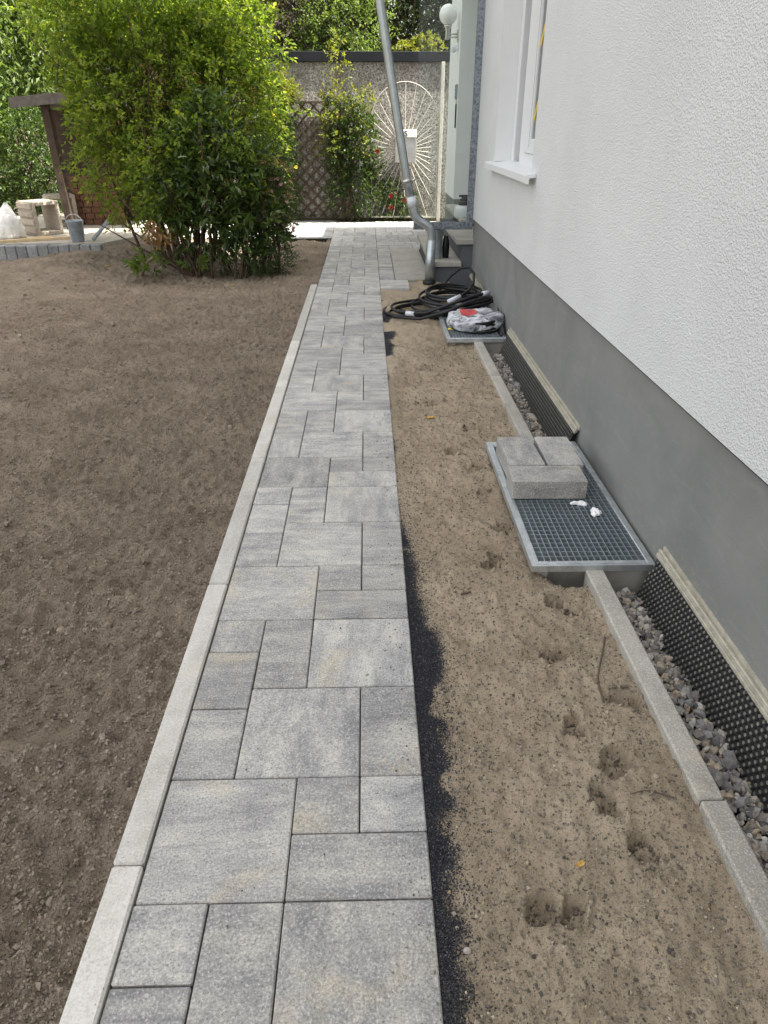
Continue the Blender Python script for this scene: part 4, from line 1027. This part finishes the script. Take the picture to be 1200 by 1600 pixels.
blobs = [(-2.2, 8.5, 1.78, .72, .6, .66), (-1.62, 8.55, 1.60, .50, .5, .66), (-2.62, 8.45, 1.55, .38, .45, .52), (-2.1, 8.6, 2.4, .80, .6, .5), (-1.22, 8.5, 1.50, .28, .35, .36), (-2.8, 8.5, 2.3, .45, .45, .45), (-1.35, 8.5, 2.1, .40, .4, .34), (-1.45, 8.0, 1.62, .40, .28, .30), (-2.35, 7.95, 1.35, .42, .28, .42)]
O, D = blob_points(blobs, 3300, .6); D = D*.7 + np.array([0, -.1, .1]) + rng.normal(0, .6, O.shape)
O2, D2 = blob_points([(-2.35, 8.25, 1.0, .65, .45, .5)], 480, .5); D2 = D2*.6 + rng.normal(0, .5, O2.shape)
# long shoots that stick out of the crown
nS = 300; os_, ds_ = blob_points(blobs, nS, 1.0); ds_ = unit(ds_*.9 + np.array([.15, -.1, .25]) + rng.normal(0, .3, ds_.shape))
sh = [twig_leaves(os_ + ds_*(.10*j), ds_ - np.array([0, 0, .16*j]), .14, 5, .062, .034, sag=.2) for j in range(4)]
O4, D4 = blob_points([(-1.98, 7.75, .95, .40, .28, .42), (-1.25, 7.80, 1.25, .28, .18, .24), (-1.6, 7.75, 1.3, .3, .2, .25), (-1.48, 7.30, 1.30, .36, .10, .16), (-1.95, 7.35, .95, .20, .12, .35), (-1.15, 7.30, .95, .14, .08, .2)], 560, .5); D4 = D4*.6 + rng.normal(0, .5, O4.shape)
V, Fc = join([twig_leaves(O4, D4, .2, 7, .058, .034), twig_leaves(O, D, rng.uniform(.12, .28, len(O)), 8, .064, .036, sag=.4), twig_leaves(O2, D2, .2, 7, .06, .036)] + sh)
np_mesh('foliage', V, Fc, M['leaf_bright'], t, kind='stuff')
O3, D3 = blob_points([(-2.1, 8.0, 1.40, .75, .3, .5), (-1.5, 8.1, 1.60, .4, .25, .3), (-1.35, 8.0, 1.1, .3, .2, .4)], 300, .8)
V, Fc = twig_leaves(O3, D3*.3 + np.array([0, -.2, -.7]) + rng.normal(0, .3, O3.shape), .20, 8, .036, .017, sag=.5)
np_mesh('withered_foliage', V, Fc, M['leaf_dead'], t, kind='stuff')
m_ = MB(); stem(m_, [(-2.28, 7.35, .02), (-2.20, 7.32, .14), (-2.10, 7.30, .22), (-2.12, 7.28, .34), (-2.20, 7.25, .40)], .018, .010); m_.build('dry_branch', M['bark_pale'], t, True)

# ---- dark laurel
t = thing('laurel_bush', (-1.45, 7.45, 0), 'dark glossy evergreen bush in front of the large bright shrub', 'bush')
m_ = MB()
for k_ in range(26):
    a = random.uniform(0, 6.28); b = (-1.5+random.uniform(-.42, .3), 7.45+random.uniform(-.12, .2), -.06)
    tip = (b[0]+.42*math.cos(a), b[1]+.3*math.sin(a), random.uniform(.7, 1.45)); stem(m_, [b, wob((b[0]*.7+tip[0]*.3, b[1]*.7+tip[1]*.3, tip[2]*.4), .06), tip], .014, .004)
for (dx, tipz) in ((-.75, .62), (-.62, .75), (-.85, .5)):
    stem(m_, [(-1.75, 7.45, -.05), (-1.75+dx*.5, 7.38, tipz*.45), (-1.75+dx, 7.32, tipz)], .016, .005)
m_.build('branches', M['bark'], t, True)
O, D = blob_points([(-1.42, 7.50, .80, .36, .30, .36), (-1.62, 7.48, 1.10, .20, .20, .30), (-1.15, 7.55, .55, .30, .26, .28), (-1.85, 7.50, .70, .22, .22, .24), (-1.22, 7.55, .98, .22, .22, .24), (-1.6, 7.50, .42, .30, .22, .16), (-1.45, 7.55, 1.38, .16, .16, .18)], 640, .55)
D = D*.9 + np.array([0, -.1, .45]) + rng.normal(0, .4, O.shape)
V, Fc = twig_leaves(O, D, rng.uniform(.10, .2, len(O)), 8, .098, .038, True, .18, .35)
np_mesh('foliage', V, Fc, M['leaf_laurel'], t, kind='stuff')
O, D = blob_points([(-2.15, 7.22, .12, .12, .10, .12), (-1.72, 7.25, .16, .08, .06, .10)], 26, .5)
V, Fc = twig_leaves(O, D + np.array([0, -.2, .6]), .12, 7, .08, .032, True)
np_mesh('low_shoots', V, Fc, M['leaf_tree'], t, kind='stuff')
O, D = blob_points([(-2.02, 7.2, .50, .12, .08, .08)], 12, .5)
V, Fc = twig_leaves(O, D*.4 + np.array([0, -.2, -.6]), .10, 6, .085, .034, True)
np_mesh('withered_leaves', V, Fc, M['leaf_dead'], t, kind='stuff')

# ---- pink rose shrub at the right of the group
def petals(P_, r, parent, mat, name='blossom'):
    m_ = MB()
    for p in P_:
        for lay, (rr_, zz, npet) in enumerate(((1.0, 0, 6), (.7, .25, 5), (.4, .45, 4))):
            for k_ in range(npet):
                a = 2*math.pi*k_/npet + lay*.5 + random.uniform(-.2, .2); ca, sa = math.cos(a), math.sin(a)
                q = [(0, 0, -.1), (ca*.5-sa*.42, sa*.5+ca*.42, .12+zz), (ca*rr_, sa*rr_, .25+zz), (ca*.5+sa*.42, sa*.5-ca*.42, .12+zz)]
                m_.add([(p[0]+x_*r, p[1]-(z_)*r*.8, p[2]+y_*r) for x_, y_, z_ in q], [(0, 1, 2, 3)])
    return m_.build(name, M[mat], parent)
t = thing('rose_shrub', (-.98, 7.6, 0), 'fine-leaved shrub with small pink blossoms at the right foot of the bushes', 'shrub')
m_ = MB()
for k_ in range(24):
    b = (-1.02+random.uniform(-.12, .12), 7.6+random.uniform(-.1, .1), -.05); a = random.uniform(0, 6.28)
    stem(m_, [b, wob((b[0]+.1*math.cos(a), b[1], .4), .05), (b[0]+.26*math.cos(a), b[1]+.2*math.sin(a), random.uniform(.5, 1.05))], .007, .002, 5)
m_.build('branches', M['bark'], t, True)
O, D = blob_points([(-1.0, 7.55, .22, .22, .22, .24), (-.95, 7.6, .62, .20, .22, .30), (-.98, 7.65, 1.0, .16, .2, .22), (-1.2, 7.45, .15, .22, .16, .16)], 1500, .6)
V, Fc = twig_leaves(O, D + np.array([0, -.1, .4]) + rng.normal(0, .4, O.shape), .10, 7, .026, .015)
np_mesh('foliage', V, Fc, M['leaf_small'], t, kind='stuff')
O, D = blob_points([(-.92, 7.52, .62, .20, .16, .28), (-.85, 7.5, .40, .14, .12, .1)], 30, 1.0)
petals(O, .020, t, 'pink')
O, D = blob_points([(-.93, 7.5, .75, .18, .14, .32)], 90, 1.0)
V, Fc = twig_leaves(O, D + rng.normal(0, .4, O.shape), .08, 7, .020, .014); np_mesh('faded_blossoms', V, Fc, leaf_mat('faded_blossom', [(.34, .20, .16, 1), (.24, .15, .09, 1), (.42, .27, .24, 1)], .3), t, kind='stuff')

# ---- climbing roses on the rear wall
def climber(name, base, blobs, n, label, mat, stems, tl=.2, lit_tops=None, flowers=None, ll=.055):
    t = thing(name, (base[0], base[1], 0), label, 'rose')
    m_ = MB()
    for k_ in range(stems):
        b = (base[0]+random.uniform(-.15, .15), base[1]-.03, 0); c = random.choice(blobs)
        stem(m_, [b, wob((b[0]*.6+c[0]*.4, base[1]-.05, c[2]*.45), .06), (c[0]+random.uniform(-.5, .5)*c[3], base[1]-.06, c[2]+c[5]*random.uniform(0, .8))], .010, .004, 5)
    m_.build('canes', M['bark'], t, True)
    O, D = blob_points(blobs, n, .6); O[:, 1] = np.minimum(O[:, 1], 11.99)
    V, Fc = twig_leaves(O, D*.5 + np.array([0, -.5, .1]) + rng.normal(0, .4, O.shape), tl, 7, ll, ll*.6); np_mesh('foliage', V, Fc, M[mat], t, kind='stuff')
    if lit_tops:  # yellower leaves stand for the sunlit upper parts
        O, D = blob_points(lit_tops, 160, .7); O[:, 1] = np.minimum(O[:, 1], 11.97)
        V, Fc = twig_leaves(O, D*.5 + np.array([0, -.3, .4]) + rng.normal(0, .35, O.shape), .18, 7, ll*.95, ll*.58); np_mesh('sunlit_tone_foliage', V, Fc, M['leaf_yellow'], t, kind='stuff')
    if flowers:
        for (fx, fy, fz, fr, fm) in flowers: petals([(fx, fy, fz)], fr, t, fm, 'blossom')
    return t
climber('climbing_rose', (-1.3, 11.9), [(-1.38, 11.78, 1.0, .26, .18, .50), (-1.36, 11.80, .45, .22, .16, .42), (-1.22, 11.87, 1.65, .12, .10, .22)], 620, 'climbing rose with yellow blossoms left of the lattice trellis', 'leaf_rose', 8,
        lit_tops=[(-1.20, 11.8, 1.72, .12, .1, .16)], flowers=[(-1.33, 11.52, 1.43, .055, 'yellow'), (-1.34, 11.50, .84, .060, 'yellow'), (-1.05, 11.6, .78, .03, 'yellow'), (-1.48, 11.5, 1.24, .03, 'white_paint'), (-1.50, 11.5, 1.0, .03, 'white_paint')])
climber('climbing_rose', (-.25, 11.9), [(-.10, 11.86, 1.10, .20, .12, .50), (-.42, 11.86, 1.10, .12, .12, .42), (-.12, 11.88, .45, .22, .10, .34), (-.34, 11.88, 1.52, .30, .09, .10), (-.45, 11.88, .45, .10, .09, .25)], 640, 'tall leafy climbing rose between lattice trellis and sunburst gate', 'leaf_rose', 14,
        lit_tops=[(-.50, 11.75, 1.30, .14, .1, .42), (-.10, 11.80, 1.60, .22, .1, .14), (-.05, 11.80, 1.2, .12, .08, .3), (-.42, 11.8, 1.9, .07, .06, .3), (-.36, 11.85, 2.25, .06, .06, .22)])
climber('red_rose', (.42, 11.95), [(.40, 11.96, .32, .24, .03, .26), (.62, 11.96, .22, .18, .03, .18), (.16, 11.96, .72, .10, .03, .16)], 260, 'low rose with red blossoms behind the sunburst gate', 'leaf_rose', 5, ll=.045,
        flowers=[(.37, 11.86, .36, .042, 'red'), (.44, 11.86, .40, .034, 'pink'), (.375, 11.86, .20, .045, 'red'), (.58, 11.86, .30, .04, 'red'), (.17, 11.84, .98, .042, 'red')])

# ---- trees beyond
def tree(name, base, h, blobs, n, label, mat, ll, lw, per=8, tl=.4, trunk=.09, six=False, sag=.35, group='trees beyond the garden', up=.2):
    t = thing(name, (base[0], base[1], -.3), label, 'tree', group)
    m_ = MB(); b = (base[0], base[1], -.3)
    stem(m_, [b, wob((b[0], b[1], h*.3), .1), wob((b[0], b[1], h*.6), .2), (b[0]+random.uniform(-.3, .3), b[1], h*.92)], trunk, trunk*.25, 8)
    for (x_, y_, z_, rx, ry, rz) in blobs:
        for q in range(4):
            f = random.uniform(.2, .6); p0 = (b[0], b[1], h*f); tip = (x_+random.uniform(-.7, .7)*rx, y_+random.uniform(-.7, .7)*ry, z_+random.uniform(-.3, .8)*rz)
            stem(m_, [p0, wob(((p0[0]+tip[0])/2, (p0[1]+tip[1])/2, (p0[2]+tip[2])/2+.1), .15), tip], trunk*.35, .006, 5, 3)
    m_.build('trunk', M['bark'], t, True)
    O, D = blob_points(blobs, n, .62); D = D*.6 + np.array([0, -.15, up]) + rng.normal(0, .4, O.shape)
    V, Fc = twig_leaves(O, D, rng.uniform(.6, 1.2, n)*tl, per, ll, lw, six, .2, sag)
    np_mesh('crown', V, Fc, M[mat], t, kind='stuff')
    return t
tree('leafy_tree', (-6.6, 13.2), 4.6, [(-6.3, 13.0, 3.0, 1.3, 1.0, 1.2), (-5.6, 13.1, 2.3, 1.0, .9, .9), (-6.4, 12.8, 1.7, 1.0, .7, .7), (-6.6, 13.2, 4.2, 1.4, 1.2, 1.0)], 2900, 'pale drooping-leaved tree at the far upper left', 'leaf_tree_pale', .13, .042, tl=.45, sag=.8, up=-.1)
tree('leafy_tree', (-4.7, 14.2), 5.0, [(-4.7, 14.1, 3.2, 1.2, 1.0, 1.3), (-4.0, 14.3, 2.2, 1.0, .8, .9), (-5.2, 14.4, 4.3, 1.2, 1., .9)], 2600, 'mid-green tree behind the shed roof', 'leaf_tree', .09, .045)
tree('leafy_tree', (-2.9, 14.6), 5.0, [(-2.9, 14.5, 3.4, 1.2, 1.0, 1.2), (-2.2, 14.6, 2.4, .9, .8, .8), (-3.4, 14.3, 2.3, .9, .8, .9)], 2600, 'yellow-green tree rising behind the large bright shrub', 'leaf_bright', .075, .04)
tree('purple_tree', (-1.3, 14.4), 4.3, [(-1.3, 14.3, 3.0, .85, .7, .9), (-.9, 14.5, 2.3, .7, .6, .5), (-1.7, 14.6, 3.9, .8, .8, .7)], 2000, 'purple-tinged bush rising over the rear wall', 'leaf_purple', .075, .036)
tree('variegated_tree', (-.2, 14.0), 3.7, [(-.35, 13.9, 2.7, .62, .55, .7), (-.25, 14.1, 3.5, .6, .6, .5), (-.6, 13.7, 2.35, .5, .4, .3)], 1500, 'pale variegated bush just over the rear wall, left of the downpipe', 'leaf_tree_pale', .065, .034)
tree('evergreen_tree', (.65, 14.9), 5.0, [(.7, 14.8, 2.8, .85, .7, 1.0), (.6, 15.0, 4.2, .8, .7, .9), (.2, 15.2, 3.4, .6, .6, .8)], 2200, 'dark evergreen tree behind the rear wall, nearest the downpipe', 'leaf_dark', .07, .032)
tree('evergreen_tree', (1.9, 15.3), 5.2, [(1.8, 15.2, 3.0, .95, .8, 1.1), (1.7, 15.4, 4.4, .9, .8, .9), (2.6, 15.3, 3.6, .8, .8, 1.0), (1.3, 14.9, 2.4, .5, .5, .5)], 2600, 'dark evergreen tree behind the globe lamp', 'leaf_dark', .07, .032)
tree('broad_tree', (-8.5, 19), 7.5, [(-8.5, 19, 4.5, 2.6, 1.6, 2.6), (-6.6, 19.5, 3.5, 1.8, 1.4, 2.2)], 2600, 'tall dark green tree farthest left in the background', 'leaf_tree', .16, .085, tl=.7, trunk=.2)
tree('broad_tree', (-3.9, 19.5), 7.0, [(-3.9, 19.5, 4.2, 2.4, 1.6, 2.4), (-5.4, 19.0, 2.6, 1.6, 1.2, 1.6)], 2400, 'tall green tree in the background above the large bright shrub', 'leaf_tree', .16, .085, tl=.7, trunk=.2)
tree('broad_tree', (.2, 20), 6.8, [(.2, 20, 4.0, 2.2, 1.5, 2.3), (-1.6, 19.6, 3.2, 1.4, 1.2, 1.7), (2.8, 19.5, 4.0, 1.8, 1.4, 2.2)], 2800, 'tall dark tree in the background above the rear wall', 'leaf_dark', .16, .085, tl=.7, trunk=.2)
def bush(name, blobs, n, label, mat, ll, lw, group=None, tl=.22):
    b = blobs[0]; t = thing(name, (b[0], b[1], 0), label, 'bush', group); m_ = MB()
    for k_ in range(14):
        c = random.choice(blobs); stem(m_, [(b[0]+random.uniform(-.2, .2), b[1]+random.uniform(-.1, .1), -.1), wob((c[0], c[1], c[2]*.5), .1), (c[0]+random.uniform(-.6, .6)*c[3], c[1], c[2]+.6*c[5])], .014, .004, 5)
    m_.build('branches', M['bark'], t, True)
    O, D = blob_points(blobs, n, .6); V, Fc = twig_leaves(O, D*.7 + np.array([0, -.15, .3]) + rng.normal(0, .4, O.shape), tl, 8, ll, lw); np_mesh('foliage', V, Fc, M[mat], t, kind='stuff'); return t
bush('hedge_bush', [(-5.2, 11.9, .75, .62, .5, .75), (-4.9, 11.8, .5, .45, .4, .5)], 1300, 'dark green bush behind the white sack and hollow blocks', 'leaf_rose', .06, .034)
bush('hedge_bush', [(-6.1, 11.8, .9, .6, .5, .95), (-5.75, 11.6, 1.35, .4, .35, .4)], 1300, 'lighter green bush at the left picture edge below the drooping tree', 'leaf_tree', .065, .032)
bush('ivy_tuft', [(.72, 12.3, 2.28, .24, .06, .10), (.95, 12.3, 2.34, .16, .06, .12)], 130, 'small yellow-green ivy tuft peeping over the coping near the lamp', 'leaf_yellow', .05, .034, tl=.1)

# ================================================================== SHED AND THINGS ON THE TERRACE
t = thing('garden_shed', (-3.5, 10.2, .14), 'weathered open wooden lean-to with flat roof half hidden by the shrub', 'shed')
m_ = MB(); zr = 1.565
m_.add([(-4.22, 9.72, zr-.03), (-2.3, 9.72, zr+.14), (-2.3, 11.2, zr+.14), (-4.22, 11.2, zr-.03), (-4.22, 9.72, zr+.03), (-2.3, 9.72, zr+.20), (-2.3, 11.2, zr+.20), (-4.22, 11.2, zr+.03)], [(0,3,2,1),(4,5,6,7),(0,1,5,4),(1,2,6,5),(2,3,7,6),(3,0,4,7)])
rf = m_.build('roof', M['roof_felt'], t)
m_ = MB(); m_.bar((-4.23, 9.705, zr+.0), (-2.3, 9.705, zr+.17), .11, .025); m_.build('fascia', M['roof_felt'], rf)
for (x_, lean) in ((-3.87, -.02), (-2.45, 0.0)):
    m_ = MB(); m_.bar((x_-lean, 9.82, .14), (x_, 9.82, zr), .085, .085); m_.build('post', M['shed_wood'], t)
for k_ in range(17):
    m_ = MB(); x_ = -4.27+k_*.115; m_.box(x_, x_+.11, 10.75, 10.77+.004*(k_ % 2), .14, 1.52); m_.build('board', M['shed_wood'], t)
t = thing('brick_stack', (-3.6, 10.4, .15), 'stack of red-brown bricks under the wooden lean-to', 'bricks')
for r_ in range(8):
    for c_ in range(5):
        m_ = MB(); x_ = -3.95+c_*.125+(.03 if r_ % 2 else 0); m_.box(x_, x_+.115, 10.25, 10.49, .146+r_*.075, .146+r_*.075+.07, c=.004); m_.build('brick', M['brick'], t)

def hollow_block(loc, rz, label, tip=0.0):
    t = thing('hollow_block', loc, label, 'hollow block', 'hollow concrete blocks on the terrace')
    # a chimney casing lying on its side: opening faces local -y, ribbed flanks
    W, H_, L, th = .34, .38, .36, .045; off = Vector(loc)
    def bb(m_, x0, x1, y0, y1, z0, z1, c=.006): m_.box(off.x+x0, off.x+x1, off.y+y0, off.y+y1, off.z+z0, off.z+z1, c=c)
    m_ = MB(); bb(m_, -W/2, -W/2+th, -L/2, L/2, 0, H_); bb(m_, W/2-th, W/2, -L/2, L/2, 0, H_); bb(m_, -W/2+th-.001, W/2-th+.001, -L/2, L/2, 0, th); bb(m_, -W/2+th-.001, W/2-th+.001, -L/2, L/2, H_-th, H_)
    m_.build('casing', M['pale_block'], t)
    for k_ in range(4):
        m_ = MB(); z_ = .03+k_*.09; bb(m_, -W/2-.016, -W/2+.001, -L/2+.01, L/2-.01, z_, z_+.068); m_.build('rib', M['pale_block'], t)
    t.rotation_euler = (0, tip, rz); return t
hollow_block((-4.03, 9.38, .147), R(50), 'nearer pale hollow concrete block beside the white sack')
hollow_block((-4.10, 10.25, .147), R(30), 'farther pale hollow concrete block half hidden behind the first')
t = thing('white_sack', (-4.22, 8.86, .147), 'slumped white woven sack at the left picture edge', 'sack')
nu, nv = 28, 16; U, Vv = np.meshgrid(np.arange(nu)*2*np.pi/nu, np.arange(nv)/(nv-1))
r_ = np.interp(Vv, [0, .05, .3, .6, .85, 1], [.01, .15, .155, .12, .06, .012]); fold_ = 1+.12*np.sin(5*U+4*Vv)+.08*np.sin(9*U-3*Vv)+fbm(U*2, Vv*4, 1, 4, 2)*.15
V = np.stack([(r_*fold_*np.cos(U)+.04*Vv).ravel()-4.22, (r_*.75*fold_*np.sin(U)).ravel()+8.86, (.147+.40*Vv+.012*np.sin(3*U)*Vv).ravel()], 1)
i = np.arange(nu*nv).reshape(nv, nu); i2 = np.roll(i, -1, 1); Fc = np.stack([i[:-1].ravel(), i2[:-1].ravel(), i2[1:].ravel(), i[1:].ravel()], 1)
np_mesh('sack_body', V, Fc, M['sack'], t, True)
t = thing('zinc_bucket', (-3.37, 8.72, .147), 'grey metal bucket standing on the terrace edge left of the shrub', 'bucket')
m_ = MB(); m_.lathe([(0, 0), (.066, 0), (.07, .01), (.094, .215), (.101, .227), (.097, .231), (.09, .22), (.067, .02), (0, .02)], (-3.37, 8.72, .1465), 24); m_.build('bucket_body', M['bucket'], t, True)
m_ = MB(); m_.tube([(-3.37+.095*math.cos(a), 8.70, .355+.09*math.sin(a)) for a in np.linspace(0, math.pi, 13)], .004, 5); m_.build('handle', M['steel'], t)
def plank(a, b, wd, th, label):
    m_ = MB(); off = Vector(a); m_.bar(a, b, wd, th, (0, 0, 1)); o = m_.build('timber_plank', M['plank']); return tag(o, label, 'plank', 'planks on the terrace')
plank((-4.3, 8.62, .160), (-3.55, 8.95, .160), .08, .026, 'longer pale plank lying on the terrace toward the bucket')
plank((-4.12, 8.85, .158), (-3.80, 9.02, .158), .09, .022, 'short pale board lying in front of the nearer hollow block')
t = thing('grey_pipe', (-3.2, 8.8, .16), 'short grey pipe leaning beside the bucket', 'pipe'); m_ = MB(); m_.tube([(-3.20, 8.74, .168), (-3.08, 9.0, .34)], .021, 12); m_.build('pipe_body', M['bucket'], t, True)

# ================================================================== SMALL LITTER
def small_leaf(x, y, s_, rz, label, mat='dry_leaf', zf=sand_h):
    z = float(zf(np.array([x]), np.array([y]))[0]); m_ = MB(); n = 9
    pts_ = [(s_*(-1+2*i/(n-1)), s_*.45*math.sin(math.pi*i/(n-1))*w_, .10*s_*math.sin(2.2*i)+.3*s_*abs(w_)) for w_ in (1, 0, -1) for i in range(n)]
    fs = [(r_*n+i, r_*n+i+1, (r_+1)*n+i+1, (r_+1)*n+i) for r_ in range(2) for i in range(n-1)]
    m_.add(pts_, fs); o = m_.build('fallen_leaf', M[mat]); o.location = (x, y, z+.006); o.rotation_euler = (0, 0, rz)
    return tag(o, label, 'leaf', 'fallen leaves')
small_leaf(.436, .913, .013, .5, 'small yellow leaf lowest on the sand bed')
small_leaf(.326, 3.50, .028, .2, 'yellow-brown leaf on the sand beside the path, midway along')
small_leaf(.51, 7.08, .025, .1, 'yellow leaf on the sand by the foot of the downpipe')
small_leaf(-2.75, 7.75, .028, .8, 'yellow leaf on the soil left of the shrubs', zf=soil_h)
small_leaf(-1.30, 6.95, .018, .3, 'tiny pale leaf on the soil in front of the laurel', zf=soil_h)
def twig(pts_, r, label, zf=sand_h):
    q = [(x, y, float(zf(np.array([x]), np.array([y]))[0])+r*.9+dz) for x, y, dz in pts_]; m_ = MB(); m_.tube(smooth_pts(q, 4), r, 6)
    t = tag(m_.build('dry_twig', M['twig'], None, True), label, 'twig', 'twigs on the ground'); return t
twig([(.713, 1.66, .004), (.69, 1.60, .006), (.655, 1.52, .004), (.635, 1.46, .002), (.63, 1.39, .003)], .0026, 'long curved dark twig on the sand beside the right-hand kerb')
twig([(.60, 1.085, .002), (.635, 1.09, .005), (.67, 1.085, .003), (.70, 1.07, .002)], .0018, 'thin twig on the sand left of the lower kerb joint')
twig([(-.86, 1.36, .006), (-.835, 1.362, .007), (-.80, 1.355, .006)], .002, 'short pale straw on the soil beside the kerb', soil_h)
twig([(.30, 1.90, .003), (.335, 1.905, .004)], .004, 'stubby twig on the sand near the black grit')
m_ = MB(); m_.lathe([(0, 0), (.006, .001), (.008, .004), (.0055, .008), (0, .009)], (0, 0, 0), 9, sx=1.1, sy=.9); o = m_.build('pale_pebble', M['gravel'], None, True); o.location = (.175, .745, float(sand_h(np.array([.175]), np.array([.745]))[0])); tag(o, 'single pale pebble in the black grit at the bottom', 'pebble')
